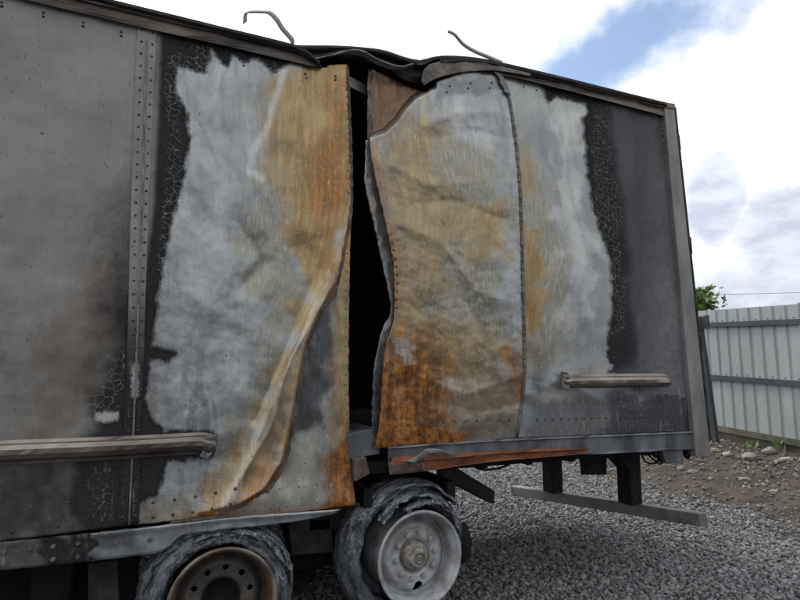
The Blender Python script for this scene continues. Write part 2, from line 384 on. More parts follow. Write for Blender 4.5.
M['fence_rail'] = simple('fence_rail_steel', (0.068, 0.078, 0.094), 0.6, 0.2, 0.25, 3, 0.1)
M['fence_low'] = simple('mossy_kickboard', (0.13, 0.12, 0.085), 0.85, 0, 0.4, 5, 0.3, col2=(0.07, 0.07, 0.045))

# ------------------------------------------------------------------ ground
FENCE_NEAR = at_depth(800, 455, 8.82); FENCE_FAR = at_depth(712, 437, 10.5)
fdir = (FENCE_FAR-FENCE_NEAR); fdir[2] = 0; FL = np.linalg.norm(fdir[:2]); fdir /= FL
fnor = np.array([-fdir[1], fdir[0]])                     # towards the trailer side
FSL = (FENCE_FAR[2]-FENCE_NEAR[2])/FL
def fence_d(x, y): return (x-FENCE_NEAR[0])*fnor[0] + (y-FENCE_NEAR[1])*fnor[1]
def ground_z(x, y):
    d = fence_d(x, y); s = (x-FENCE_NEAR[0])*fdir[0] + (y-FENCE_NEAR[1])*fdir[1]
    base = np.clip(FENCE_NEAR[2] + FSL*s, 0.1, 1.2)
    k = sstep(d, 3.1, 0.25)
    dirt = sstep(d, 3.3, 2.3)
    z = base*k + dirt*(0.035*fbm(x*1.6, y*1.6, 4, 5) + 0.028*fbm(x*6, y*6, 3, 8)) + 0.012*fbm(x*0.8, y*0.8, 3, 2)
    return z
def ground_material():
    m, g, b = new_mat('gravel_and_soil'); p = g.obj(); d = g.attr('dirt')
    n = g.noise(p, 3, 7, 0.65); nf = g.noise(p, 40, 6, 0.65); st = g.voro(p, 26, 'F1', 'Color'); se = g.voro(p, 26)
    grav = g.mix(0.5, g.mix(g.ss(nf, 0.3, 0.7), (0.060, 0.062, 0.068), (0.14, 0.143, 0.15)), g.mix(0.75, st, (0.105, 0.105, 0.11)), 'MULTIPLY')
    grav = g.mix(g.ss(se, 0.25, 0.6), g.mix(g.ss(nf, 0.3, 0.7), (0.075, 0.077, 0.083), (0.13, 0.132, 0.14)), (0.028, 0.028, 0.031))
    soil = g.mix(g.ss(n, 0.32, 0.68), (0.034, 0.026, 0.020), (0.085, 0.066, 0.051))
    soil = g.mix(g.mul(g.ss(nf, 0.56, 0.74), 0.5), soil, (0.15, 0.125, 0.10))
    c = g.mix(g.ss(g.add(d, g.mul(g.sub(n, 0.5), 0.5)), 0.35, 0.65), grav, soil)
    out_mat(g, b, c, 0.95, 0, g.bump(g.add(nf, g.mul(se, -0.6)), 0.7, 0.03)); return m
M['ground'] = ground_material()
def make_ground():
    def ax(lo, a, b_, hi, st):
        inner = np.arange(a, b_, st); k = 1.35**np.arange(0, 26)*st
        L = a-np.cumsum(k); R = b_+np.cumsum(k); return np.concatenate([L[L > lo][::-1], inner, R[R < hi]])
    xs = ax(-400, -3, 12, 400, 0.06); ys = ax(-200, -3, 14, 400, 0.06)
    X, Y = np.meshgrid(xs, ys); Z = ground_z(X, Y)
    d = fence_d(X, Y) + 0.25*fbm(X*1.1, Y*1.1, 3, 4)
    o = mesh_obj('ground', np.stack([X, Y, Z], -1).reshape(-1, 3), grid_faces(len(xs), len(ys), True), M['ground'], None, True, {'dirt': sstep(d, 3.6, 2.4)})
    o['kind'] = 'structure'
make_ground()

# ------------------------------------------------------------------ burnt trailer
TR = thing('burnt_trailer', 'fire-gutted box trailer, its scorched side torn open above the wheels', 'trailer', (1.8, 1.25, 0.0))
Zb = lambda px, py, Y=0: on_y(px, py, Y)
def Z0(px): return np.zeros_like(np.asarray(px, float))
def ridge(px, py, pts, w, amp):
    d = dline(px, py, pts)/w; return amp*np.exp(0.28-np.sqrt(1.6*d*d+0.08))

# --- sheet depth fields (metres; negative = bulged towards the viewer)
EDGE_B = [(347, 64), (350, 120), (352, 200), (347, 236), (337, 285), (322, 312), (308, 345), (300, 385), (292, 430), (284, 465), (266, 492)]
def y_A(px, py): return 0.006*fbm(px/90, py/90, 3, 1) + 0.0025*fbm(px/22, py/22, 2, 4)
def y_B(px, py):
    y = 0.014*fbm(px/70, py/95, 3, 21)*sstep(px, 160, 220) + 0.004*fbm(px/25, py/30, 3, 22)
    d = dline(px, py, EDGE_B[2:] + [(240, 508), (200, 517)])
    k = sstep(py, 190, 320)*sstep(px, 150, 260)
    y = y - 0.050*k*np.exp(-np.abs(d-4)/14) + 0.012*k*np.exp(-(d/3.0)**2)
    y = y + ridge(px, py, [(333, 262), (300, 340), (262, 430), (235, 500)], 9, -0.022)*k + ridge(px, py, [(318, 270), (285, 350), (255, 420)], 7, 0.016)*k
    y = y + ridge(px, py, [(325, 300), (290, 360), (270, 430), (225, 505)], 4, -0.012)*k
    y = y + ridge(px, py, [(240, 225), (262, 262), (240, 290)], 14, 0.018) + ridge(px, py, [(200, 300), (250, 330), (262, 380)], 20, -0.015)
    y = y + ridge(px, py, [(175, 150), (215, 215), (235, 300)], 13, -0.012) + ridge(px, py, [(300, 90), (310, 160), (300, 230)], 13, -0.010)
    return y
def y_Bb(px, py): return 0.035 + 0.008*fbm(px/30, py/60, 3, 31) + ridge(px, py, [(338, 200), (338, 505)], 4, -0.012) + 0.02*sstep(py, 470, 505)*-1
CREASE = [(430, 91), (416, 98), (405, 109), (397, 121), (385, 132), (371, 137)]
def y_C(px, py):
    b = np.exp(-((px-445)/70)**2 - ((py-235)/190)**2)
    y = -0.075*b + 0.006*fbm(px/45, py/60, 4, 41) + 0.0035*fbm(px/16, py/16, 3, 42)
    for pts, w, a in (([(425, 125), (455, 112), (495, 112)], 9, -0.030), ([(430, 140), (470, 130), (510, 138)], 8, 0.022), ([(392, 165), (430, 185), (470, 182)], 10, -0.026),
                      ([(410, 205), (450, 200), (505, 220)], 9, 0.022), ([(400, 225), (440, 240), (475, 290), (500, 300)], 10, -0.026), ([(450, 262), (480, 330)], 11, 0.018),
                      ([(430, 380), (465, 395), (515, 378)], 8, -0.020), ([(440, 402), (480, 412), (518, 405)], 9, 0.018), ([(390, 265), (405, 320), (398, 400)], 11, 0.020),
                      ([(445, 315), (440, 380), (435, 440)], 13, -0.014), ([(490, 330), (500, 375)], 8, -0.016), ([(440, 95), (455, 130), (448, 160)], 7, -0.02), ([(470, 88), (480, 108)], 6, 0.014),
                      ([(378, 160), (386, 220), (393, 270), (392, 320), (384, 380), (382, 440)], 6, -0.025)):
        y = y + ridge(px, py, pts, w*0.9, a*0.40)
    # corner above the crease is pushed in
    s = sdf(px, py, [(360, 60), (436, 60), (436, 88)] + CREASE[1:] + [(360, 138)])
    y = y + 0.09*sstep(s, -2, 5) + ridge(px, py, CREASE, 6, -0.005)
    return y - 0.02*sstep(px, 385, 372)
def y_D(px, py):
    y = 0.007*fbm(px/55, py/80, 3, 51)
    y = y + ridge(px, py, [(632, 120), (646, 365)], 2.0, 0.006) + ridge(px, py, [(560, 110), (565, 200), (580, 300)], 14, -0.010) + ridge(px, py, [(538, 100), (545, 240), (540, 380)], 9, 0.010)
    return y + ridge(px, py, [(530, 395), (560, 380), (600, 400)], 9, -0.010)

# --- stain fields on the sheets
def fields_A(px, py):
    z = Z0(px); f = {k: z for k in ATTRS}
    f['pale'] = np.maximum(z-0.6, np.maximum(sdf(px, py, [(96, 414), (108, 411), (119, 413), (117, 420), (104, 423), (96, 420)]), -30)/50)
    s = 1.3*soft(px, py, [(88, 434), (106, 372), (120, 300), (142, 250), (142, 448), (70, 458)], 36, 10, 0.03, 61)
    s = np.maximum(s, soft(px, py, [(70, 458), (150, 448), (150, 530), (82, 530)], 16, 12, 0.04, 62))
    s = np.maximum(s, 0.72*soft(px, py, [(105, 190), (160, 150), (160, 330), (80, 390)], 48, 8, 0.02, 63))
    s = np.maximum(s, 0.72*soft(px, py, [(-600, 450), (80, 448), (90, 545), (-600, 580)], 14, 20, 0.02, 64))
    s = np.maximum(s, 0.40*soft(px, py, [(-600, 250), (60, 300), (90, 440), (-600, 445)], 70, 14, 0.015, 65))
    s = np.maximum(s, 1.15*soft(px, py, [(106, 448), (118, 395), (126, 330), (145, 300), (145, 545), (74, 545), (66, 470)], 26, 9, 0.04, 60))
    f['soot'] = s
    f['brown'] = 0.60*soft(px, py, [(60, 260), (140, 220), (140, 420), (40, 425)], 35, 20, 0.02, 66) + 0.35*soft(px, py, [(-600, 330), (80, 300), (80, 560), (-600, 600)], 40, 20, 0.02, 67)
    f['crack'] = 0.95*soft(px, py, [(74, 420), (96, 384), (110, 352), (124, 352), (124, 410), (95, 425)], 8, 8, 0.06, 68) + 0.7*soft(px, py, [(78, 520), (88, 468), (112, 462), (114, 520)], 9, 8, 0.06, 69)
    f['ash'] = 1.0*soft(px, py, [(90, 408), (122, 408), (122, 426), (90, 426)], 4)
    f['drip'] = 0.5*soft(px, py, [(100, 460), (125, 458), (125, 530), (96, 530)], 6)
    return f
PALE_B = [(177, 66), (192, 70), (207, 74), (211, 49), (219, 60), (228, 67), (233, 54), (246, 62), (258, 58), (272, 72), (284, 66), (300, 56), (380, 40), (380, 560), (137, 560), (138, 505), (158, 495), (168, 462), (214, 458), (216, 430),
          (165, 430), (152, 418), (146, 398), (149, 378), (150, 362), (152, 348), (156, 320), (162, 270), (172, 222), (184, 178), (190, 140), (187, 112), (176, 92), (175, 78)]
def fields_B(px, py):
    z = Z0(px); f = {k: z for k in ATTRS}
    pd = np.minimum(sdf(px, py, PALE_B), -sdf(px, py, [(144, 344), (165, 347), (177, 353), (169, 362), (157, 361), (144, 362)]))
    f['pale'] = np.clip(pd + 2.0*fbm(px*0.1, py*0.1, 3, 71), -40, 40)/50
    L_ = np.interp(py, [26, 200, 300, 400, 525], [153, 146, 134, 126, 120]); f['soot'] = 1.12*sstep(px-L_, 0, 16)
    f['brown'] = 0.6*sstep(px, 175, 155)
    f['crack'] = soft(px, py, [(168, 50), (186, 55), (196, 62), (180, 120), (184, 190), (165, 330), (152, 335), (158, 240), (168, 160), (164, 80)], 5)
    f['crack'] = np.maximum(f['crack'], soft(px, py, [(188, 45), (210, 45), (207, 74), (192, 70)], 3)) * sstep(np.abs(pd), 26, 18)
    oc = soft(px, py, [(272, 90), (290, 62), (360, 50), (360, 210), (335, 300), (300, 400), (285, 480), (200, 530), (140, 530), (190, 500), (238, 450), (262, 400), (290, 345), (302, 290), (288, 230), (284, 190), (262, 170), (268, 125)], 13, 16, 0.03, 72)
    f['ochre'] = oc*(0.75+0.25*sstep(px, 270, 330))
    f['ochre'] = np.maximum(f['ochre'], 0.35*soft(px, py, [(140, 505), (220, 470), (290, 470), (260, 530), (140, 530)], 14, 10, 0.03, 75))
    f['olive'] = 0.85*soft(px, py, [(255, 68), (300, 60), (310, 200), (300, 320), (240, 470), (190, 500), (225, 440), (262, 360), (245, 300), (240, 215), (262, 160), (258, 110)], 16, 20, 0.03, 73)
    f['rust'] = 0.62*soft(px, py, [(325, 70), (350, 66), (352, 200), (330, 240), (308, 205), (318, 150)], 26, 14, 0.03, 74) + 0.55*np.exp(-(dline(px, py, EDGE_B[3:]+[(240, 508), (190, 519)])/4.5)**2)
    f['rust'] = f['rust'] + 0.45*soft(px, py, [(240, 470), (280, 440), (284, 470), (255, 505), (200, 520)], 8, 8, 0.05, 78)
    f['ash'] = 0.75*np.exp(-(dline(px, py, [(284, 70), (272, 110), (266, 130), (252, 152), (250, 172), (262, 178)])/6)**2) + 0.55*np.exp(-(dline(px, py, [(330, 275), (300, 345), (268, 420), (225, 505)])/9)**2) \
        + 0.4*soft(px, py, [(160, 380), (235, 300), (250, 400), (200, 430)], 25, 25, 0.03, 76) + 0.25*soft(px, py, [(200, 90), (250, 90), (240, 200), (200, 220)], 20, 20, 0.03, 79)
    f['veil'] = 0.55*np.exp(-(dline(px, py, [(262, 258), (250, 272), (244, 280)])/7)**2) + 0.42*soft(px, py, [(222, 222), (246, 218), (246, 244), (224, 242)], 10, 8, 0.05, 77) + 0.5*soft(px, py, [(212, 436), (245, 428), (240, 455), (214, 460)], 6, 6, 0.06, 70) \
        + 0.28*soft(px, py, [(190, 300), (225, 330), (225, 390), (190, 370)], 14, 16, 0.04, 80)
    f['drip'] = 0.25*sstep(px, 190, 230)
    return f
def fields_Bb(px, py):
    z = Z0(px); f = {k: z for k in ATTRS}; f['pale'] = z+0.6
    f['veil'] = 0.85*soft(px, py, [(300, 290), (326, 290), (334, 330), (326, 420), (285, 440)], 8, 8, 0.05, 81)  # shadow gap under the curled front sheet, painted into the colour
    f['ochre'] = 0.75*soft(px, py, [(334, 200), (356, 200), (356, 460), (330, 440)], 7, 6, 0.05, 82) + 0.3*soft(px, py, [(180, 470), (320, 430), (320, 510), (180, 530)], 14, 10, 0.05, 83)
    f['olive'] = z + 0.55
    f['rust'] = 0.95*soft(px, py, [(328, 450), (360, 425), (360, 512), (325, 514)], 17, 10, 0.05, 84) + 0.7*np.exp(-((px-351)/4)**2) + 0.5*np.exp(-(np.abs(py-(527-0.052*px))/5)**2)
    f['ash'] = 0.5*soft(px, py, [(280, 420), (330, 410), (320, 490), (250, 505)], 12, 14, 0.05, 85); f['drip'] = z+0.5
    return f
def fields_C(px, py):
    z = Z0(px); f = {k: z for k in ATTRS}; f['pale'] = z+0.6
    tri = sdf(px, py, [(360, 60), (436, 60), (436, 88)] + CREASE[1:] + [(360, 138)])
    t = sstep(tri, -2, 3)
    oc = soft(px, py, [(360, 130), (395, 110), (425, 95), (445, 130), (440, 165), (470, 185), (480, 230), (455, 260), (440, 300), (470, 330), (525, 330), (530, 445), (360, 450)], 20, 22, 0.03, 91)
    f['ochre'] = oc*0.58*(1-t) + t*0.5
    f['olive'] = 1.05*soft(px, py, [(380, 150), (430, 110), (500, 160), (520, 200), (505, 260), (510, 340), (500, 420), (400, 420), (390, 250)], 20, 22, 0.03, 92)
    dl = px - np.interp(py, [150, 225, 268, 318, 345, 380, 449], [371, 386, 394, 394, 386, 382, 375])
    f['rust'] = 1.0*sstep(py + 14*fbm(px*0.03, py*0.03, 3, 93), 285, 385)*sstep(dl + 10*fbm(px*0.04, py*0.04, 3, 87), 112, 22) + 0.55*np.exp(-(dline(px, py, [(372, 150), (386, 220), (395, 270), (394, 300)])/9)**2) \
        + 0.62*soft(px, py, [(500, 348), (528, 342), (528, 410), (508, 402)], 8, 8, 0.05, 94) + 0.6*soft(px, py, [(360, 425), (470, 432), (470, 450), (360, 455)], 6, 6, 0.06, 95)
    f['ash'] = 0.75*soft(px, py, [(398, 338), (412, 336), (416, 362), (404, 366), (396, 352)], 5, 8, 0.07, 96) + 0.5*soft(px, py, [(440, 100), (505, 85), (515, 150), (470, 155)], 22, 25, 0.03, 97) + 0.5*soft(px, py, [(440, 385), (510, 355), (520, 380), (450, 412)], 10, 16, 0.05, 98)
    f['rust'] = f['rust']*(1-t) + t*0.30
    f['brown'] = t
    f['veil'] = t*0.08 + 0.55*soft(px, py, [(430, 76), (510, 74), (514, 92), (440, 100)], 8, 8, 0.05, 99) + 0.55*soft(px, py, [(455, 420), (525, 405), (525, 445), (460, 445)], 9, 9, 0.05, 90)
    f['ochre'] = f['ochre']*(1-0.9*soft(px, py, [(497, 185), (522, 180), (524, 320), (500, 318)], 8, 8, 0.05, 89))
    f['ochre'] = np.maximum(f['ochre'], 0.7*soft(px, py, [(470, 200), (505, 195), (508, 255), (470, 262)], 12, 14, 0.05, 88))
    f['drip'] = z+0.35
    return f
PALE_D = [(480, 60), (505, 70), (530, 78), (542, 88), (548, 102), (556, 96), (566, 98), (578, 103), (586, 104), (588, 112), (582, 120), (586, 160), (591, 200), (600, 232), (611, 262), (612, 305), (607, 345), (610, 372), (640, 392), (700, 400), (720, 450), (480, 450)]
def fields_D(px, py):
    z = Z0(px); f = {k: z for k in ATTRS}
    f['pale'] = np.clip(sdf(px, py, PALE_D) + 2*fbm(px*0.1, py*0.1, 3, 101) + sstep(py, 325, 365)*7*fbm(px*0.10, py*0.16, 4, 100), -40, 40)/50
    f['soot'] = np.maximum(1.0*soft(px, py, [(530, 60), (596, 88), (618, 112), (634, 240), (642, 372), (560, 400)], 24, 5, 0.03, 102), 0.58-0.26*sstep(py, 200, 400)*sstep(px, 630, 670))
    f['soot'] = f['soot'] - 0.14*soft(px, py, [(650, 150), (690, 150), (690, 330), (665, 330)], 20, 12, 0.03, 103)
    f['crack'] = soft(px, py, [(592, 104), (604, 110), (612, 150), (622, 210), (626, 330), (612, 335), (610, 262), (598, 235), (590, 190)], 6, 6, 0.05, 104)
    f['ochre'] = 0.85*soft(px, py, [(521, 225), (534, 232), (540, 260), (546, 300), (540, 325), (524, 330)], 9, 10, 0.05, 105) + 0.7*soft(px, py, [(521, 150), (532, 155), (532, 190), (522, 195)], 5, 5, 0.05, 106) + 0.35*soft(px, py, [(524, 300), (545, 310), (540, 370), (526, 370)], 8)
    f['olive'] = 0.75*soft(px, py, [(520, 130), (560, 220), (570, 330), (540, 370), (522, 370)], 14, 14, 0.04, 107) + 0.25
    f['rust'] = 0.35*soft(px, py, [(521, 285), (534, 285), (534, 320), (522, 322)], 6, 6, 0.05, 108)
    f['ash'] = 0.68*soft(px, py, [(550, 105), (580, 110), (590, 220), (600, 320), (560, 340), (555, 220)], 14, 18, 0.04, 109)
    f['veil'] = 0.62*soft(px, py, [(524, 398), (560, 388), (640, 388), (720, 375), (720, 450), (520, 450)], 14, 16, 0.04, 110) + 0.4*soft(px, py, [(610, 370), (720, 365), (720, 450), (610, 450)], 12, 12, 0.04, 111) + 0.5*soft(px, py, [(524, 340), (548, 352), (556, 385), (530, 392)], 8, 9, 0.05, 112)
    f['cool'] = z+1.0
    f['drip'] = 0.9*soft(px, py, [(515, 385), (700, 385), (710, 445), (515, 450)], 8)
    return f

def flow(px, py, which):
    u, v = px/170.0, py/170.0
    if which == 'B':
        xe = np.interp(py, [e[1] for e in EDGE_B], [e[0] for e in EDGE_B]); w = sstep(px, 190, 300)*sstep(py, 180, 260)
        u = (px - w*(xe-352))/170.0
    elif which == 'D': u = (px - sstep(px, 528, 590)*(np.interp(py, [110, 200, 262, 372], [584, 591, 611, 611])-584) + 4*np.sin(py/45.0))/170.0
    elif which == 'C': u = (px + 7*np.sin(py/55.0+px/60.0) + 3*np.sin(py/23.0+px/30.0))/170.0
    return {'fu': u+5.0, 'fv': v}
def sheet(name, curves, nu, nv, yf, ff, jit=0.6, seed=0, thick=0.003, label=None, dy=0.0):
    px, py = coons(*curves, nu, nv, jit, seed)
    Y = yf(px, py) + dy
    V = on_y(px, py, Y).reshape(-1, 3)
    o = mesh_obj(name, V, grid_faces(nu, nv), M['skin'], TR, True, {k: v.ravel() for k, v in {**ff(px, py), **flow(px, py, ff.__name__[-1])}.items()})
    solidify(o, thick, -1)
    if label: o['label'] = label
    return o
AX0 = -560
sheet('side_panel', ([(AX0, -140), (-100, -34), (40, 0), (142, 26)], [(142, 26), (136, 200), (130, 400), (124, 526)], [(AX0, 602), (-100, 552), (0, 541), (124, 526)], [(AX0, -140), (AX0, 602)]), 170, 210, y_A, fields_A, 0.2, 1, label='grey painted side panel with soot along its lower edge')
sheet('side_panel', ([(150, 26), (200, 39), (260, 54), (318, 67), (330, 65), (347, 64)], EDGE_B, [(132, 525), (165, 522), (200, 517), (240, 508), (266, 492)], [(150, 26), (144, 200), (138, 400), (132, 525)]), 170, 330, y_B, fields_B, 0.7, 2, label='bare blue-grey and ochre side panel curling away at its torn edge')
sheet('side_panel', ([(300, 195), (352, 195)], [(352, 195), (349, 320), (350, 440), (356, 505)], [(170, 524), (240, 518), (310, 511), (356, 505)], [(300, 195), (270, 380), (170, 524)]), 70, 200, y_Bb, fields_Bb, 0.7, 3, label='streaky grey and rust panel strip behind the curled edge')
sheet('side_panel', ([(371, 68), (385, 75), (405, 84), (424, 92), (434, 84), (450, 77), (470, 72), (500, 74)], [(500, 74), (512, 110), (521, 180), (523, 280), (525, 370), (522, 400), (517, 438)], [(375, 449), (410, 445), (440, 444), (480, 441), (517, 438)],
                     [(371, 68), (369, 110), (371, 150), (376, 180), (386, 225), (394, 268), (394, 318), (386, 345), (382, 380), (380, 420), (375, 449)]), 130, 290, y_C, fields_C, 0.8, 4, label='crumpled ochre and orange rust side panel')
sheet('side_panel', ([(500, 74), (540, 84), (600, 99), (664, 116)], [(664, 116), (674, 200), (684, 310), (696, 431)], [(517, 438), (560, 436.5), (620, 434), (696, 431)], [(500, 74), (512, 110), (521, 180), (523, 280), (525, 370), (522, 400), (517, 438)]), 130, 270, y_D, fields_D, 0.3, 5, label='pale and charcoal side panel at the rear', dy=0.006)

# --- strips over the sheet joints
def strip(name, left, right, n, yf, mat, w=3, dy=-0.006, jit=0.0, seed=0, parent=TR, thick=0.004, ff=None, label=None):
    L = smooth_curve(left, n); R = smooth_curve(right, n)
    if jit:
        for C_, k in ((L, 1), (R, 2)): C_ += np.stack([fbm(C_[:, 1]*0.15, C_[:, 0]*0.15, 3, seed+k), 0.3*fbm(C_[:, 1]*0.15, C_[:, 0]*0.15, 3, seed+k+5)], 1)*jit
    u = np.linspace(0, 1, w)[None, :, None]; S = L[:, None]*(1-u) + R[:, None]*u
    px, py = S[..., 0], S[..., 1]; Y = yf(px, py) + dy
    if jit: Y = Y + 0.006*jit*fbm(px*0.2, py*0.2, 2, seed+7)
    o = mesh_obj(name, on_y(px, py, Y).reshape(-1, 3), grid_faces(w, n), mat, parent, True, {k: v.ravel() for k, v in {**ff(px, py), **flow(px, py, 'A')}.items()} if ff else None)
    solidify(o, thick, -1)
    if label: o['label'] = label
    return o
def fields_seam(px, py):
    f = {k: Z0(px) for k in ATTRS}; f['pale'] = np.maximum(-0.6, np.clip(sdf(px, py, [(131, 362), (139, 362), (139, 398), (131, 398)]), -30, 30)/50)
    f['brown'] = Z0(px)+0.18; f['soot'] = 0.22 + 0.75*sstep(py, 240, 420); f['ash'] = Z0(px)+0.4; f['drip'] = 0.4*sstep(py, 300, 500); return f
strip('seam_strip', [(137, 22), (131, 200), (126, 380), (117, 527)], [(157, 28), (149, 200), (143, 380), (139, 523)], 90, y_A, M['skin'], 12, -0.007, 0, 1, ff=fields_seam)
strip('seam_ridge', [(146, 26), (141, 200), (134.5, 380), (128, 525)], [(148, 26), (143, 200), (136.5, 380), (130, 525)], 60, y_A, M['dull'], 3, -0.013)
SEAM_CD = [(498, 73), (504, 84), (511, 108), (519, 170), (522, 230), (523.5, 300), (525, 360), (523, 395), (517, 438)]
strip('seam_strip', [(x-1.1, y) for x, y in SEAM_CD], [(x+1.5, y) for x, y in SEAM_CD], 160, lambda a, b: np.minimum(y_C(a, b), y_D(a, b)), M['lip'], 4, -0.007, 0.5, 12)
strip('seam_flap', [(494, 71), (499, 79), (505, 92)], [(501, 73), (507, 84), (511, 95)], 20, y_C, M['dull'], 4, -0.02, 1.0, 15)
# torn edge of the right-hand sheet: a bent-back flange
def y_fl(px, py): return y_C(px, py)*0.4 + 0.02
def fields_fl(px, py):
    z = Z0(px); f = {k: z for k in ATTRS}; f['pale'] = z+0.6; f['veil'] = 0.45+0.4*sstep(py, 330, 400); f['ash'] = 0.35*sstep(py, 340, 300); f['rust'] = 0.35 + 0.3*fbm(px*0.05, py*0.05, 3, 130); f['olive'] = z+0.4; f['drip'] = z+0.4
    return f
strip('bent_flange', [(366, 140), (365, 180), (373, 220), (382, 262), (391, 310), (383, 327), (375, 362), (372, 400), (372, 449)], [(374, 140), (377, 180), (387, 225), (395, 268), (395, 318), (387, 345), (383, 380), (381, 420), (384, 449)], 150, y_fl, M['skin'], 7, 0.02, 0.8, 22, ff=fields_fl, label='dull grey folded flange along the torn opening')
strip('bent_flange', [(368, 70), (367.5, 100), (367, 140)], [(372, 69), (371, 105), (374, 140)], 40, lambda a, b: y_C(a, b)*0+0.05, M['lip'], 4, 0.0, 0.8, 25)
# rust-eaten rim on the left-hand sheet
strip('torn_rim', [(346.5, 66), (348.5, 120), (350.5, 200), (345.5, 236), (335.5, 285), (320.5, 312), (306.5, 345), (298.5, 385), (290.5, 430), (282.5, 465), (265, 491)], [(349, 66), (351.5, 120), (353, 200), (348.5, 236), (338.5, 285), (323.5, 312), (309.5, 345), (301.5, 385), (293.5, 430), (285.5, 465), (268, 494)], 170, y_B, M['rustdark'], 3, -0.004, 0.8, 33)

# --- rivets
def dome(r, h):
    V = [(0, -h, 0)]; F = []; n = 7
    for k in range(n): V.append((r*0.6*math.cos(2*math.pi*k/n), -h*0.75, r*0.6*math.sin(2*math.pi*k/n)))
    for k in range(n): V.append((r*math.cos(2*math.pi*k/n), 0.002, r*math.sin(2*math.pi*k/n)))
    for k in range(n):
        a, b = 1+k, 1+(k+1) % n; F.append((0, b, a)); F.append((a, b, n+b)); F.append((a, n+b, n+a))
    return np.array(V), np.array(F)
DV, DF = dome(0.0105, 0.006)
def rivets(rows, yf, mat, name='rivet_row', dy=0.0, size=1.0):
    pts = []
    for line, sp in rows:
        P = smooth_curve(line, 400); W = on_y(P[:, 0], P[:, 1], 0); s = np.concatenate([[0], np.cumsum(np.linalg.norm(np.diff(W, axis=0), axis=1))])
        n = max(2, int(s[-1]/sp)); t = np.linspace(sp*0.3, s[-1]-sp*0.3, n); pts.append(np.stack([np.interp(t, s, P[:, k]) for k in (0, 1)], 1))
    P = np.vstack(pts); C_ = on_y(P[:, 0], P[:, 1], yf(P[:, 0], P[:, 1])+dy)
    sc = size*(0.85+0.3*RNG.random(len(C_)))
    V = (C_[:, None]+DV[None]*sc[:, None, None]).reshape(-1, 3); F = (np.arange(len(C_))[:, None, None]*len(DV)+DF[None]).reshape(-1, 3)
    o = mesh_obj(name, V, F, mat, TR, True); o['kind'] = 'stuff'; return o
rivets([([(142, 26), (136, 200), (131, 380), (122, 522)], 0.075), ([(153, 29), (146, 200), (140, 380), (135, 520)], 0.075)], y_A, M['rivet'], dy=-0.008, size=0.75)
rivets([([(-100, -22), (37, 11), (130, 34)], 0.16), ([(-100, -18), (38, 15), (130, 38)], 0.16), ([(-100, 525), (0, 512), (112, 497)], 0.14), ([(-100, 547), (0, 533), (112, 520)], 0.16)], y_A, M['rivet'])
rivets([([(232, 58), (262, 64), (300, 73), (330, 76), (342, 76)], 0.16), ([(236, 64), (270, 71), (306, 78), (342, 80)], 0.16), ([(148, 503), (200, 496), (240, 488)], 0.085), ([(148, 518), (200, 511), (235, 503)], 0.085)], y_B, M['rivet'])
rivets([([(346, 80), (348, 140), (349, 195)], 0.05)], y_B, M['rivet_pale'], size=0.8)
rivets([([(348, 215), (346, 320), (347, 440), (351, 495)], 0.06), ([(200, 517), (260, 510), (350, 500)], 0.085), ([(255, 492), (300, 487), (340, 483)], 0.10)], y_Bb, M['rivet'], size=0.55)
rivets([([(445, 87), (470, 83), (496, 83)], 0.14), ([(442, 93), (470, 88), (494, 88)], 0.14), ([(388, 78), (402, 84), (416, 91)], 0.1), ([(392, 427), (440, 422), (512, 420)], 0.08), ([(390, 232), (397, 272), (396, 310)], 0.05)], y_C, M['rivet'])
rivets([([(512, 110), (519, 170), (522, 230), (523.5, 300), (525, 360)], 0.06)], lambda a, b: np.minimum(y_C(a, b), y_D(a, b)), M['rivet_pale'], dy=-0.012, size=0.9)
rivets([([(520, 86), (580, 101), (655, 120)], 0.12), ([(535, 420), (600, 418), (688, 416)], 0.07)], y_D, M['rivet'], dy=0.005)
rivets([([(661, 122), (671, 205), (680, 310), (691, 420)], 0.05)], y_D, M['rivet_pale'], dy=0.004, size=0.9)

# --- extruded rails along the side
def rail(name, line_top, line_bot, prof, n, mat, y0=0.0, seed=0, wob=0.0, parent=TR, attrs=None, label=None, smooth=True):
    """prof: list of (t, out): t 0 top .. 1 bottom across the band, out metres towards the viewer"""
    T, B = smooth_curve(line_top, n), smooth_curve(line_bot, n); k = len(prof); V = np.zeros((n, k, 3))
    for j, (t, o_) in enumerate(prof):
        Q = T*(1-t)+B*t; w = wob*fbm(Q[:, 0]*0.05, Q[:, 1]*0.05+j*0.6, 3, seed)
        V[:, j] = on_y(Q[:, 0], Q[:, 1], y0-o_+w)
    F = [tuple(int(i) for i in q) for q in grid_faces(k, n, True)] + [tuple(range(k)), tuple((n-1)*k+i for i in range(k))[::-1]]
    o = mesh_obj(name, V.reshape(-1, 3), F, mat, parent, False)
    if label: o['label'] = label
    return o
TOPL_T = [(AX0, -166), (-100, -50), (90, -3), (150, 12), (220, 29), (293, 47), (310, 55), (320, 64)]
TOPL_B = [(AX0, -132), (-100, -32), (40, 3), (150, 29), (220, 44.5), (290, 61), (312, 66), (322, 67)]
rail('top_rail', TOPL_T, TOPL_B, [(0, -0.10), (0, 0.03), (0.18, 0.045), (0.30, 0.035), (0.36, 0.022), (0.62, 0.026), (0.80, 0.034), (1.0, 0.030), (1.04, 0.0), (1.04, -0.05)], 70, M['rail'], 0, 3, 0.006, label='sooty brown top rail bent off at the tear')
rail('rail_cap', [(x, y-3.0) for x, y in TOPL_T], [(x, y+2.5) for x, y in TOPL_T], [(0, -0.10), (0, 0.052), (0.5, 0.06), (1.0, 0.05), (1.0, -0.10)], 60, M['cap'], 0, 5, 0.004)
TOPR_T = [(438, 68), (470, 64), (500, 66), (560, 79), (620, 93.5), (668, 105)]
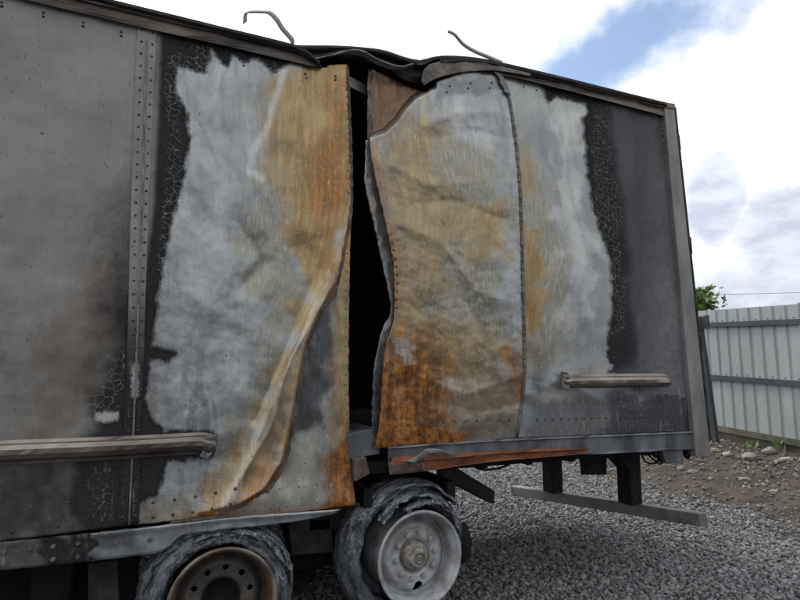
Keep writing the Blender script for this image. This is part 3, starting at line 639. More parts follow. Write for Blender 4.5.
TOPR_B = [(426, 82), (450, 76), (500, 75), (560, 88.5), (620, 104), (665, 116)]
rail('top_rail', TOPR_T, TOPR_B, [(0, -0.10), (0, 0.03), (0.22, 0.045), (0.38, 0.030), (0.45, 0.020), (0.7, 0.024), (1.0, 0.032), (1.05, 0.0), (1.05, -0.05)], 60, M['rail'], 0, 13, 0.008, label='grey-brown top rail over the rear half')
rail('rail_cap', [(440, 59), (470, 58), (500, 62), (560, 76), (620, 91), (667, 102.5)], [(440, 66), (470, 63.5), (500, 68), (560, 81), (620, 96), (667, 107)], [(0, -0.10), (0, 0.050), (0.5, 0.058), (1.0, 0.048), (1.0, -0.10)], 60, M['cap'], 0, 15, 0.006)
# crumpled lip where the right-hand rail was torn
strip('crumpled_lip', [(421, 80), (424, 70), (431, 64), (450, 60.5), (475, 61), (500, 66), (530, 73.5)], [(424, 86), (431, 81), (442, 77), (460, 73), (480, 71), (502, 71.5), (530, 76)], 60, lambda a, b: 0*a, M['lip'], 12, -0.05, 0.7, 43, label='crumpled grey-brown rail end')

# --- roof
ROOF_T = [(AX0, -168), (-100, -53), (90, -6), (220, 26), (285, 43.5), (300, 45), (340, 45.5), (372, 48), (388, 51), (402, 56), (420, 60), (432, 57), (445, 55.5), (462, 56), (480, 58), (500, 62), (560, 76), (620, 91), (668, 103)]
def make_roof():
    n = 150; P = smooth_curve(ROOF_T, n); E = on_y(P[:, 0], P[:, 1], -0.02); ys = np.linspace(-0.02, 2.5, 14); V = []
    for y in ys:
        Q = E.copy(); Q[:, 1] = y; Q[:, 2] += 0.02*fbm(E[:, 0]*1.5, np.full(n, y*1.5), 2, 5)*(y > 0.1) - 0.25*np.exp(-((E[:, 0]-1.45)/0.5)**2)*sstep(y, 0.2, 1.0); V.append(Q)
    o = mesh_obj('roof', np.array(V).reshape(-1, 3), grid_faces(n, len(ys), True), M['soot_metal'], TR, True, None); solidify(o, 0.03, -1); o['label'] = 'sagging soot-black roof sheet'
make_roof()
rail('roof_edge', [(285, 44), (300, 45), (340, 45.5), (372, 48), (388, 51), (402, 56), (420, 60), (432, 57), (445, 55.5), (462, 56), (480, 58), (500, 62)],
     [(285, 48), (305, 57), (340, 57), (372, 61), (390, 70), (405, 80), (424, 84), (430, 74), (440, 68), (460, 64), (480, 63), (500, 67)], [(0, -0.2), (0, 0.0), (0.2, 0.02), (0.4, -0.03), (0.7, 0.01), (1, -0.02), (1, -0.2)], 90, M['cap'], 0.0, 51, 0.03, label='twisted black roof edge above the tear')
strip('torn_rail_strip', [(306, 57), (325, 54), (345, 50), (360, 51), (374, 57), (390, 64), (405, 65.5), (414, 63)], [(306, 60), (325, 58), (345, 55), (360, 57), (372, 63), (388, 69), (403, 70), (413, 67)], 60, lambda a, b: 0*a-0.03, M['soot_metal'], 4, 0, 1.2, 61)
strip('torn_rail_strip', [(312, 59), (330, 55), (352, 49.5), (366, 52), (380, 60), (400, 66), (413, 63)], [(312, 60), (330, 56), (352, 50.7), (366, 53.2), (380, 61.2), (400, 67.2), (413, 64.5)], 50, lambda a, b: 0*a-0.045, M['dull'], 3, 0, 0.8, 64)
rivets([([(312, 46.5), (340, 47), (372, 49.5), (398, 55)], 0.055)], lambda a, b: 0*a-0.01, M['rivet_pale'], size=0.55)
def ribbon(name, pts, w, mat, y=-0.02, wdir=(0.55, 0.35, 0.75), taper=1.0, label=None):
    P = smooth_curve(pts, 40); C_ = on_y(P[:, 0], P[:, 1], y); d = np.array(wdir)/np.linalg.norm(wdir); t = np.linspace(1, taper, 40)[:, None]
    V = np.stack([C_-d*w/2*t, C_+d*w/2*t], 1).reshape(-1, 3); o = mesh_obj(name, V, grid_faces(2, 40), mat, TR, True); solidify(o, 0.006, 0)
    if label: o['label'] = label
ribbon('loose_strip', [(245, 23), (245.5, 14), (248, 12), (262, 12), (270, 13), (277, 20), (282, 28), (289, 36), (292.5, 41), (292, 47)], 0.045, M['post'], label='bent pale metal strip curling above the roof')
ribbon('loose_strip', [(448, 31), (455, 35), (463, 44), (474, 51), (488, 57), (502, 63)], 0.036, M['rail'], taper=1.5, label='thin brown metal strip springing from the roof edge')

# --- closed, burnt-out inside
XR = float(on_y(697, 300, 0)[0]); XL = float(on_y(AX0, 300, 0)[0])
MB().box((XL, 2.44, 1.0), (XR, 2.48, 4.12)).build('far_side_wall', M['char'], TR)
MB().box((XL, 0.06, 1.02), (XR-0.02, 2.44, 1.10)).build('floor', M['char'], TR)
MB().box((XL, 0.0, 0.9), (XL+0.03, 2.44, 3.85)).build('front_wall', M['char'], TR)
MB().box((XL+0.03, 0.10, 1.10), (0.85, 0.13, 3.9)).build('inner_lining', M['char'], TR, False)
MB().box((2.1, 0.14, 1.10), (XR-0.04, 0.17, 3.9)).build('inner_lining', M['char'], TR, False)
a, b_ = on_y(343, 79, 0.05), on_y(368.5, 92, 0.16)
MB().beam(a, b_, 0.02, 0.075).build('roof_bow', M['post'], TR)
MB().beam(on_y(346, 86, 0.10), on_y(372, 104, 0.28), 0.02, 0.04).build('roof_bow', M['soot_metal'], TR)
# --- rear frame
def post_box(name, tl, tr, br, bl, y_f, y_b, mat, label=None):
    P = [tl, tr, br, bl]; F_ = [on_y(x, y, y_f) for x, y in P]; B_ = [q+np.array([0, y_b-y_f, 0]) for q in F_]
    o = mesh_obj(name, F_+B_, [(0, 3, 2, 1), (4, 5, 6, 7), (0, 1, 5, 4), (1, 2, 6, 5), (2, 3, 7, 6), (3, 0, 4, 7)], mat, TR)
    m = o.modifiers.new('bevel', 'BEVEL'); m.width = 0.006; m.segments = 2
    if label: o['label'] = label
    return o
post_box('corner_post', (664, 103), (674, 104), (711, 457), (696.5, 457), -0.035, 0.12, M['post'], 'grey rear corner post')
post_box('door_edge', (674, 106), (676.5, 107), (712, 440), (709.5, 440), -0.01, 0.06, M['soot_metal'])
post_box('corner_cap', (655, 100.5), (675, 103.5), (676, 109), (657, 106), -0.045, 0.14, M['rail'])
for (x0, y0, x1, y1) in ((675, 134, 680, 150), (686, 236, 691.5, 254), (696, 334, 702, 351), (702, 386, 706, 405)):
    post_box('hinge', (x0, y0), (x1, y0+1), (x1+1.5, y1), (x0+1.5, y1), 0.0, 0.09, M['black_steel'])
MB().box((XR-0.02, 0.10, 1.0), (XR+0.03, 2.46, 3.98)).build('rear_door', M['soot_metal'], TR)

# --- bottom rails
rail('bottom_rail', [(388, 447), (440, 443), (517, 438.5), (600, 435), (697, 431)], [(388, 466), (440, 462), (517, 457), (600, 454), (697, 449)], [(0, -0.06), (0, 0.022), (0.10, 0.030), (0.14, 0.012), (0.86, 0.012), (0.92, 0.026), (1, 0.026), (1, -0.06)], 60, M['bluerail'], 0, 71, 0.008, label='smoke-blued bottom rail of the rear half')
def fields_rail(px, py):
    f = {k: Z0(px) for k in ATTRS}
    f['pale'] = np.clip(sdf(px, py, [(92, 500), (400, 480), (400, 600), (100, 600), (96, 570), (88, 556), (96, 545)]) + 9*fbm(px*0.09, py*0.12, 3, 120), -30, 30)/50
    f['soot'] = 0.35 + 0.75*soft(px, py, [(40, 535), (70, 540), (120, 520), (120, 570), (60, 575)], 10, 12, 0.06, 121) + 0.25*sstep(py, 0, 1)
    f['veil'] = 0.25 + 0.45*soft(px, py, [(88, 530), (150, 522), (132, 542), (92, 556)], 6, 9, 0.08, 122); f['ash'] = 0.35*sstep(px, 110, 150); f['drip'] = Z0(px)+0.5
    return f
def left_rail():
    top = [(AX0, 604), (-100, 553), (0, 542), (136, 528), (220, 518), (300, 512), (342, 509)]
    bot = [(AX0, 640), (-100, 583), (0, 570.5), (75, 563), (136, 556), (158, 553), (172, 545), (182, 536), (220, 530), (260, 526), (300, 521), (336, 513.5)]
    px, py = coons(top, [(342, 509), (336, 513.5)], bot, [(AX0, 604), (AX0, 640)], 160, 10, 1.0, 77)
    Y = 0.015 + 0.008*fbm(px/30, py/20, 3, 78) - 0.012*np.exp(-((py-np.interp(px, [p[0] for p in top], [p[1] for p in top])-2)/2.5)**2)
    o = mesh_obj('bottom_rail', on_y(px, py, Y).reshape(-1, 3), grid_faces(160, 10), M['skin'], TR, True, {k: v.ravel() for k, v in {**fields_rail(px, py), **flow(px, py, 'A')}.items()}); solidify(o, 0.006); o['label'] = 'ash-pale bottom rail with a ragged burnt end'
left_rail()
for (x, y) in ((4, 552), (4, 563.5), (53, 546.5), (53, 559.5), (78, 543.5), (78, 557), (116, 543), (30, 549), (150, 540), (189, 533)):
    c = on_y(x, y, 0.01); mb = MB(); mb.tube([c+(0, 0.01, 0), c+(0, -0.006, 0), c+(0, -0.014, 0)], [0.013, 0.013, 0.008], 8); mb.build('bolt', M['lip'], TR, False)
# rub rails
rail('rub_rail', [(AX0, 446), (-100, 444), (0, 440), (100, 436.5), (160, 434), (196, 432), (212, 433), (218, 440)], [(AX0, 488), (-100, 474), (0, 466), (100, 461), (160, 457), (196, 455), (206, 459), (214, 455)],
     [(0, -0.01), (0.02, 0.012), (0.15, 0.020), (0.22, 0.045), (0.40, 0.062), (0.60, 0.060), (0.78, 0.045), (0.86, 0.018), (0.98, 0.012), (1, -0.01)], 90, M['rub'], 0, 81, 0.005, label='long dented rub rail with a crushed end')
rail('rub_rail', [(562, 372), (566, 376), (574, 374.5), (600, 374), (640, 373.5), (664, 374), (671, 378)], [(564, 388), (568, 389), (576, 389), (600, 388.5), (640, 387.5), (664, 387), (671, 385)],
     [(0, -0.01), (0.02, 0.012), (0.15, 0.020), (0.25, 0.045), (0.45, 0.060), (0.65, 0.058), (0.82, 0.040), (0.9, 0.016), (1, -0.01)], 60, M['rub'], 0.0, 85, 0.006, label='short sooty rub rail with a crumpled left end')
strip('crumpled_end', [(561, 371), (563, 378), (562, 388)], [(568, 373), (570, 380), (569, 391)], 16, lambda a, b: 0*a-0.05, M['dull'], 6, 0, 2.2, 87)
strip('crumpled_end', [(196, 440), (204, 447), (200, 456)], [(219, 433), (216, 445), (208, 460)], 16, lambda a, b: 0*a-0.05, M['dull'], 6, 0, 2.0, 88)

# --- rusty angle iron and bent pieces under the tear
rail('rusty_angle', [(392, 457), (440, 455), (500, 450.5), (560, 448), (588, 447.5)], [(390, 474), (420, 472), (460, 466), (500, 461), (560, 456), (587, 453.5)], [(0, -0.08), (0, 0.05), (0.30, 0.06), (0.34, 0.045), (0.9, 0.045), (1.0, 0.06), (1, -0.02)], 60, M['rusty'], -0.03, 91, 0.012, label='orange rusty angle iron hanging below the rear half')
strip('scorched_bracket', [(388, 462), (405, 462), (425, 461)], [(389, 475), (408, 473), (425, 471)], 20, lambda a, b: 0*a-0.100, M['rustdark'], 5, 0, 1.0, 93)
strip('bent_tab', [(407, 461), (418, 455), (426, 449), (440, 449), (448, 452)], [(412, 463), (424, 459), (430, 454), (440, 453.5), (449, 455)], 24, lambda a, b: 0*a-0.115, M['dull'], 4, 0, 0.8, 95)
post_box('scorched_bracket', (353, 459), (366, 457), (370, 474), (355, 482), -0.0, 0.08, M['rustdark'])
post_box('floor_edge', (346, 434), (378, 428), (380, 454), (350, 459), 0.03, 0.5, M['bluerail'])
post_box('floor_edge', (346, 412), (372, 409), (374, 430), (346, 436), 0.45, 0.7, M['soot_metal'])

# --- chassis
def beam_px(name, p0, p1, Y, w, h, mat, parent=TR):
    return MB().beam(on_y(*p0, Y), on_y(*p1, Y), w, h).build(name, mat, parent)
for y in (0.72, 1.72):
    MB().box((XL+0.5, y-0.06, 0.74), (1.05, y+0.06, 0.86)).box((XL+0.5, y-0.012, 0.62), (1.05, y+0.012, 0.74)).build('chassis_beam', M['black_steel'], TR)
    MB().box((1.15, y-0.06, 0.90), (4.2, y+0.06, 1.0)).build('chassis_beam', M['black_steel'], TR)
for k in range(7):
    x = XL+0.8+k*0.62
    MB().box((x, 0.10, 0.80), (x+0.06, 2.42, 0.92)).build('cross_member', M['black_steel'], TR)
for k in range(6):
    x = 2.2+k*0.4
    MB().box((x, 0.14, 0.985), (x+0.05, 2.42, 1.019)).build('cross_member', M['black_steel'], TR)
# hangers and brackets hidden in soot beside the wheels
for (x0, x1, z0, z1, y) in ((0.85, 1.15, 0.30, 0.80, 0.55), (0.95, 1.25, 0.62, 0.98, 0.30), (-0.62, -0.40, 0.35, 0.78, 0.45), (0.0, 0.3, 0.55, 0.80, 0.5), (1.25, 1.9, 0.66, 0.86, 0.62)):
    MB().box((x0, y, z0), (x1, y+0.10, z1), None, 0.02).build('suspension_hanger', M['black_steel'], TR)
post_box('hanger_plate', (88, 563), (117, 560), (119, 604), (88, 604), 0.12, 0.17, M['soot_metal'])
post_box('hanger_plate', (288, 522), (330, 518), (334, 552), (292, 556), 0.30, 0.35, M['soot_metal'])
for y in (0.62, 1.80):  # plates added to fill the view under the trailer with black
    MB().box((XL+0.5, y, 0.22), (1.10, y+0.03, 0.78)).build('dark_fill_plate', M['char'], TR)
    MB().box((1.10, y, 0.30), (1.62, y+0.03, 0.92)).build('dark_fill_plate', M['char'], TR)
MB().beam(on_y(440, 468, 0.35), on_z(492, 497, 0.42), 0.05, 0.12).build('fallen_brace', M['soot_metal'], TR)
# underride guard
GN = on_y(704, 519.5, 0.02); GF = on_y(514, 490, 2.25)
guard = MB().beam(GF, GN, 0.11, 0.105, bev=0.008).build('underride_guard', M['guard'], TR); guard['label'] = 'dull steel underride bar across the rear'
def sub_of(o, parent): o.parent = parent; o.matrix_parent_inverse = Matrix.Identity(4); return o
gd = (GN-GF)
for t, w in ((0.28, 0.17), (0.70, 0.17)):
    c = GF+gd*t; mb = MB(); mb.box((c[0]-0.10, c[1]-w/2, c[2]+0.05), (c[0]+0.04, c[1]+w/2, 1.02), None, 0.006)
    mb.quadset([(c[0]-0.10, c[1]-w/2, 0.99), (c[0]-0.32, c[1]-w/2, 0.99), (c[0]-0.10, c[1]-w/2, 0.78), (c[0]-0.10, c[1]+w/2, 0.99), (c[0]-0.32, c[1]+w/2, 0.99), (c[0]-0.10, c[1]+w/2, 0.78)], [(0, 2, 1), (3, 4, 5), (0, 1, 4, 3), (1, 2, 5, 4), (2, 0, 3, 5)])
    p = mb.build('guard_post', M['black_steel'], None); p.parent = guard
post_box('mud_flap', (581, 455), (607, 453.5), (607, 475), (583, 475), 0.55, 0.58, M['black_steel'])
post_box('lamp_bracket', (662, 448), (683, 447), (684, 463), (666, 464), 0.0, 0.07, M['bluerail'])
for (x, y, r) in ((655, 454, 0.028), (661, 458, 0.035), (649, 452, 0.022), (687, 455, 0.03)):
    c = on_y(x, y, 0.05); mb = MB(); mb.tube([c+(-0.02, 0, 0.02), c, c+(0.02, 0.01, -0.025)], [r*0.7, r, r*0.6], 7); mb.build('burnt_connector', M['black_steel'], TR, True)

for pts, r in (([(352, 470, 0.25), (362, 486, 0.2), (380, 488, 0.3), (398, 476, 0.4)], 0.012), ([(640, 452, 0.3), (646, 462, 0.2), (655, 463, 0.15), (664, 455, 0.1)], 0.008), ([(645, 452, 0.25), (653, 459, 0.15), (660, 464, 0.1), (668, 458, 0.06)], 0.007),
               ([(470, 462, 0.3), (480, 469, 0.3), (500, 468, 0.4), (520, 458, 0.5)], 0.009)):
    P3 = smooth_curve([tuple(on_y(x, y, Y)) for x, y, Y in pts], 20); MB().tube(P3, r, 7).build('burnt_hose', M['black_steel'], TR, True)
for t in (0.28, 0.70):
    c = GF+gd*t
    for dz in (0.12, 0.30):
        for dx in (-0.06, 0.0):
            q = c+np.array([dx, -0.085, dz]); MB().tube([q, q+(0, -0.012, 0), q+(0, -0.016, 0)], [0.014, 0.013, 0.006], 6).build('bolt', M['soot_metal'], TR)
# --- wheels
def tyre_material():
    m, g, b = new_mat('ash_covered_tyre'); p = g.obj()
    sp = g.n.new('ShaderNodeSeparateXYZ'); g.l.new(p, sp.inputs[0]); x, y, z = sp.outputs
    ang = g.m('ARCTAN2', z, x); r = g.m('SQRT', g.add(g.mul(x, x), g.mul(z, z)))
    cb = g.n.new('ShaderNodeCombineXYZ'); g.l.new(g.mul(ang, 0.9), cb.inputs[0]); g.l.new(g.mul(y, 9), cb.inputs[1]); g.l.new(g.mul(r, 14), cb.inputs[2])
    st = g.noise(cb.outputs[0], 3.0, 6, 0.68, 0.5); n = g.noise(p, 60, 5, 0.7); big = g.noise(p, 5, 3, 0.5)
    c = g.mix(g.ss(st, 0.34, 0.70), (0.030, 0.034, 0.040), (0.175, 0.198, 0.228))
    up = g.ss(g.add(z, g.mul(g.sub(big, 0.5), 0.5)), 0.02, 0.36)
    ash = g.mul(g.ss(g.add(st, g.mul(g.sub(n, 0.5), 0.9)), 0.42, 0.66), g.add(g.mul(up, 0.75), g.mul(g.ss(big, 0.5, 0.7), 0.25)))
    c = g.mix(ash, c, (0.46, 0.485, 0.52))
    out_mat(g, b, c, 0.9, 0, g.bump(g.add(st, g.mul(n, 0.5)), 0.8, 0.02)); return m
M['tyre'] = tyre_material()
M['rim_pale'] = simple('heat_bleached_rim', (0.50, 0.525, 0.55), 0.5, 0.2, 0.3, 7, 0.35, 45, col2=(0.23, 0.225, 0.22))
M['rim_brown'] = simple('scorched_brown_rim', (0.115, 0.100, 0.088), 0.6, 0.25, 0.4, 7, 0.3, 45, col2=(0.045, 0.042, 0.040))
M['rim_rust'] = simple('rusty_rim_flange', (0.21, 0.115, 0.055), 0.6, 0.3, 0.4, 4, 0.3, 45, col2=(0.06, 0.052, 0.047))
M['rim_edge'] = simple('bare_rim_edge', (0.30, 0.27, 0.235), 0.45, 0.4, 0.4, 5, 0.2, 45, col2=(0.10, 0.075, 0.055))
M['hub'] = simple('dirty_hub', (0.42, 0.42, 0.41), 0.6, 0.2, 0.4, 18, 0.4, 60, col2=(0.14, 0.10, 0.07))
def lathe(prof, n, rough=0.0, seed=0, a0=0.0, deform=None):
    """profile (r, y) revolved about the y axis; y grows away from the viewer"""
    A_ = np.linspace(0, 2*np.pi, n, endpoint=False)+a0; k = len(prof); V = np.zeros((n, k, 3))
    for j, (r, y) in enumerate(prof):
        rr = r + (rough*fbm(A_*4+j*0.55, A_*0+j*0.4, 4, seed) if rough else 0)
        rr = np.broadcast_to(rr, A_.shape); V[:, j, 0] = rr*np.cos(A_); V[:, j, 1] = y + (rough*0.7*fbm(A_*5+3, A_*0+j*0.5, 3, seed+5) if rough else 0); V[:, j, 2] = rr*np.sin(A_)
    if deform is not None: V = deform(V)
    i = np.arange(n)[:, None]*k; i2 = ((np.arange(n)+1) % n)[:, None]*k; j = np.arange(k-1)[None, :]
    F = np.stack([i+j, i+j+1, i2+j+1, i2+j], -1).reshape(-1, 4)
    return V.reshape(-1, 3), F
def disc_with_holes(r0, r1, y, holes, n=120, rings=14):
    """flat annulus with round openings"""
    A_ = np.linspace(0, 2*np.pi, n, endpoint=False); R_ = np.linspace(r0, r1, rings); V = np.stack([np.outer(np.cos(A_), R_), np.full((n, rings), y), np.outer(np.sin(A_), R_)], -1).reshape(-1, 3)
    i = np.arange(n)[:, None]*rings; i2 = ((np.arange(n)+1) % n)[:, None]*rings; j = np.arange(rings-1)[None, :]
    F = np.stack([i+j, i+j+1, i2+j+1, i2+j], -1).reshape(-1, 4); c = V[F].mean(1); keep = np.ones(len(F), bool)
    for (hx, hz, hr) in holes: keep &= np.hypot(c[:, 0]-hx, c[:, 2]-hz) > hr
    bd = np.intersect1d(np.unique(F[~keep]), np.unique(F[keep])) if holes else []
    for (hx, hz, hr) in holes:
        for i_ in bd:
            dx, dz = V[i_, 0]-hx, V[i_, 2]-hz; q = math.hypot(dx, dz)
            if 1e-6 < q < hr*1.6: V[i_, 0], V[i_, 2] = hx+dx*hr/q, hz+dz*hr/q
    return V, F[keep]
def wheel(name, cpx, cpy, yf, rim_mat, barrel_mat, flange_mat, tyre_off, tyre_r, tilt, a0, hubmat, nuts, label, face=0.15):
    C_ = on_y(cpx, cpy, yf); L = Matrix.Translation(Vector(map(float, C_))) @ Matrix.Rotation(tilt[0], 4, 'Z') @ Matrix.Rotation(tilt[1], 4, 'X')
    # rim barrel is the part; the rest are its pieces
    V, F = lathe([(0.302, 0.012), (0.306, 0.0), (0.300, -0.006), (0.290, 0.0), (0.284, 0.016), (0.272, 0.03), (0.264, 0.07), (0.262, face), (0.262, face+0.16), (0.285, face+0.2)], 72)
    w = mesh_obj(name, V, F, barrel_mat, TR, True); w.matrix_parent_inverse = Matrix.Translation(-TR.location); w.matrix_basis = L; solidify(w, 0.006, 1); w['label'] = label
    def sub(nm, V, F, m, smooth=True, thick=None):
        o = mesh_obj(nm, V, F, m, None, smooth); o.parent = w
        if thick: solidify(o, thick, 1)
        return o
    V, F = lathe([(0.3075, 0.013), (0.310, -0.002), (0.302, -0.010), (0.288, -0.003), (0.2825, 0.016)], 72); sub('rim_flange', V, F, flange_mat)
    holes = [(0.205*math.cos(a0+math.pi*2*k/5), 0.205*math.sin(a0+math.pi*2*k/5), 0.034) for k in range(5)][:1] if nuts else []
    if not nuts: holes = [(0.168*math.cos(a0+math.pi*2*k/10), 0.168*math.sin(a0+math.pi*2*k/10), 0.0165) for k in range(10)]
    V, F = disc_with_holes(0.10, 0.2635, 0.0, holes, 160, 26); r = np.hypot(V[:, 0], V[:, 2]); V[:, 1] = face + 0.0 - 0.05*sstep(r, 0.25, 0.19)*1.0 + 0.03*sstep(r, 0.13, 0.1)
    sub('rim_disc', V, F, rim_mat, True, 0.010)
    V, F = lathe([(0.0, face-0.125), (0.055, face-0.125), (0.062, face-0.118), (0.066, face-0.10), (0.085, face-0.095), (0.090, face-0.06), (0.092, face-0.02), (0.115, face-0.008), (0.12, face+0.03)] if nuts else
                 [(0.0, face+0.02), (0.085, face+0.018), (0.095, face-0.03), (0.108, face-0.05), (0.112, face-0.046), (0.112, face+0.01)], 40, 0.002, 3); sub('hub', V, F, hubmat)
    if nuts:
        V, F = lathe([(0.022, face-0.127), (0.030, face-0.132), (0.038, face-0.131), (0.042, face-0.125)], 28); sub('hub_cap_ring', V, F, M['rivet_pale'])
        nv = MB(); nv.tube([(0, 0, 0), (0, -0.032, 0), (0, -0.036, 0)], [0.019, 0.018, 0.012], 6); me = None
        for k in range(10):
            t = a0+2*math.pi*k/10+0.3; o = None
            if me is None:
                o = nv.build('lug_nut', M['hub'], None); me = o.data
            else:
                o = bpy.data.objects.new('lug_nut', me); COL.objects.link(o)
            o.parent = w; o.location = (0.148*math.cos(t), face-0.05, 0.148*math.sin(t))
        V, F = disc_with_holes(0.0, 0.262, face+0.12, []); sub('brake_drum', V, F, M['char'])
    else:
        V, F = disc_with_holes(0.0, 0.262, face+0.06, []); sub('brake_drum', V, F, M['char'])
    R0 = tyre_r; ib = 0.338 if nuts else 0.300; prof = [(ib, 0.06), (ib+0.006, 0.035), (ib+0.018, 0.014), (ib+0.034, 0.006), (R0-0.055, 0.012), (R0-0.025, 0.028), (R0-0.006, 0.055), (R0+0.004, 0.09), (R0+0.006, 0.13), (R0+0.002, 0.17), (R0+0.006, 0.21), (R0, 0.25), (R0-0.02, 0.28), (0.40, 0.30), (0.37, 0.295), (ib+0.004, 0.27)]
    V, F = lathe(prof, 110, 0.024, int(cpx)); V = V + np.array(tyre_off); V[:, 2] = np.maximum(V[:, 2], -float(C_[2])+0.004)
    sub('tyre', V, F, M['tyre'], True)
    return w, C_
wR, cR = wheel('wheel', 421, 559, 0.03, M['rim_pale'], M['rim_pale'], M['rim_pale'], (-0.055, 0.065, 0.03), 0.450, (rad(2), rad(-1)), -1.45, M['hub'], True, 'heat-bleached pale wheel with a frayed ashy tyre')
wL, cL = wheel('wheel', 223, 604, 0.02, M['rim_brown'], M['rim_rust'], M['rim_edge'], (-0.015, 0.04, 0.005), 0.430, (0, 0), 0.2, M['char'], False, 'scorched brown wheel with open bolt holes and rusty flange', 0.16)
# loose belts and frayed plies of the burnt tyres
def ply(w, C_, r, a_lo, a_hi, y0, y1, seed, lift, mat=M['tyre']):
    n, k = 70, 9; A_ = np.linspace(a_lo, a_hi, n)[:, None]; s = np.linspace(0, 1, k)[None, :]
    edge = 0.03*fbm(A_*6, A_*0, 3, seed); rr = r + lift*np.sin((A_-a_lo)/(a_hi-a_lo)*np.pi) + 0.012*fbm(A_*5+s*0, s*2.5+A_*0, 3, seed) - 0.05*np.abs(s-0.5)**2*2
    yy = y0+edge + (y1-y0)*s + 0.0*A_; V = np.stack([rr*np.cos(A_), yy, rr*np.sin(A_)], -1).reshape(-1, 3)
    o = mesh_obj('tyre_ply', V, grid_faces(k, n), mat, None, True); o.parent = w; solidify(o, 0.012, 1)
ply(wR, cR, 0.455, 0.75, 2.9, 0.02, 0.28, 3, 0.05); ply(wR, cR, 0.345, 0.35, 1.9, -0.015, 0.07, 5, 0.04); ply(wR, cR, 0.47, 2.3, 4.0, 0.08, 0.32, 8, 0.02); ply(wR, cR, 0.395, 0.9, 2.4, -0.01, 0.12, 17, 0.035)
ply(wL, cL, 0.445, 1.9, 3.4, 0.05, 0.30, 9, 0.02); ply(wL, cL, 0.405, 0.4, 2.0, 0.0, 0.09, 12, 0.01); ply(wL, cL, 0.43, 0.1, 1.2, 0.02, 0.28, 14, 0.015)
def scrap(w, c, r, seed):
    import bmesh
    bm = bmesh.new(); bmesh.ops.create_icosphere(bm, subdivisions=3, radius=1.0)
    for v in bm.verts:
        k = 1+0.25*float(fbm(np.array(v.co.x*1.5), np.array(v.co.z*1.5+v.co.y), 3, seed)); v.co = (c[0]+v.co.x*r[0]*k, c[1]+v.co.y*r[1]*k, c[2]+v.co.z*r[2]*k)
    me = bpy.data.meshes.new('tyre_scrap'); bm.to_mesh(me); bm.free(); me.materials.append(M['black_steel']); me.polygons.foreach_set('use_smooth', np.ones(len(me.polygons), bool)); o = bpy.data.objects.new('tyre_scrap', me); COL.objects.link(o); o.parent = w
scrap(wR, (0.40, 0.14, 0.02), (0.075, 0.06, 0.13), 4)
# outer dual partner / far wheels as dark shapes beneath
for (x, y) in ((cR[0], 1.95), (cL[0], 1.95), (cR[0], 0.42), (cL[0], 0.42)):
    V, F = lathe([(0.26, 0.0), (0.30, -0.02), (0.40, -0.03), (0.44, 0.0), (0.455, 0.05), (0.455, 0.2), (0.44, 0.25), (0.40, 0.27), (0.28, 0.26)], 64, 0.012, int(x*10+y)); V = V + np.array([x, y, 0.46]); V[:, 2] = np.maximum(V[:, 2], 0.004)
    mesh_obj('inner_tyre', V, F, M['tyre'], TR, True)
for x in (cR[0], cL[0]): mb = MB(); mb.tube([(x, 0.2, 0.47), (x, 2.25, 0.47)], 0.065, 12); mb.build('axle', M['black_steel'], TR, True)

# ------------------------------------------------------------------ fence
def fence_material():
    m, g, b = new_mat('pale_grey_sheet_steel'); p = g.obj()
    n = g.noise(g.scale(p, (1, 1, 0.25)), 3, 6, 0.6); nf = g.noise(p, 30, 5, 0.6); gs = g.noise(p, 1.2, 3, 0.5)
    c = g.mix(g.ss(n, 0.35, 0.7), (0.29, 0.312, 0.316), (0.365, 0.387, 0.391)); c = g.mix(g.mul(g.ss(nf, 0.58, 0.75), 0.4), c, (0.20, 0.205, 0.19))
    out_mat(g, b, c, 0.5, 0.0, g.bump(n, 0.1, 0.01)); return m
M['fence'] = fence_material()
fence = thing('corrugated_fence', 'pale grey corrugated steel fence with dark rails behind the trailer', 'fence', FENCE_NEAR)
HB = [(0, 2.44)]
def fpt(s, z, off=0.0):   # s metres along the fence from the frame edge, z above its foot, off towards the trailer
    p = FENCE_NEAR + fdir*s; return np.array([p[0]+fnor[0]*off, p[1]+fnor[1]*off, FENCE_NEAR[2]+FSL*s+z])
PITCH_S = 0.235; NR = 4; HT = 2.40
prof = []
for k in range(NR):
    prof += [(k*PITCH_S, 0.0), (k*PITCH_S+0.165, 0.0), (k*PITCH_S+0.185, -0.022), (k*PITCH_S+0.215, -0.022)]
prof.append((NR*PITCH_S, 0.0))
W_ = NR*PITCH_S
s = -3.0; i = 0
while s < 7.5:
    V = []; tz = HT + random.uniform(-0.02, 0.02); jo = random.uniform(-0.006, 0.006)
    for (q, o_) in prof: V += [fpt(s+q*0.997, 0.16, o_+jo), fpt(s+q*0.997, tz, o_+jo)]
    F = [(2*k, 2*k+1, 2*k+3, 2*k+2) for k in range(len(prof)-1)]
    o = mesh_obj('cladding_sheet', V, F, M['fence'], fence); solidify(o, 0.004, 0); s += W_; i += 1
for z, h, w in ((2.10, 0.085, 0.05), (1.12, 0.085, 0.05), (0.19, 0.10, 0.05)):
    MB().beam(fpt(-3.0, z, 0.035), fpt(7.5, z, 0.035), w, h).build('fence_rail', M['fence_rail'] if z > 0.5 else M['fence_low'], fence)
MB().beam(fpt(-3.0, 0.03, -0.01), fpt(7.5, 0.03, -0.01), 0.03, 0.26).build('kickboard', M['fence_low'], fence)
scr = MB()
for k in range(44):
    for z in (2.10, 1.12):
        c = fpt(-3.0+k*PITCH_S+0.08, z+0.07, 0.004); scr.tube([c, c+np.array([fnor[0], fnor[1], 0])*0.008], [0.012, 0.008], 6)
o = scr.build('fence_screws', M['fence_rail'], fence); o['kind'] = 'stuff'
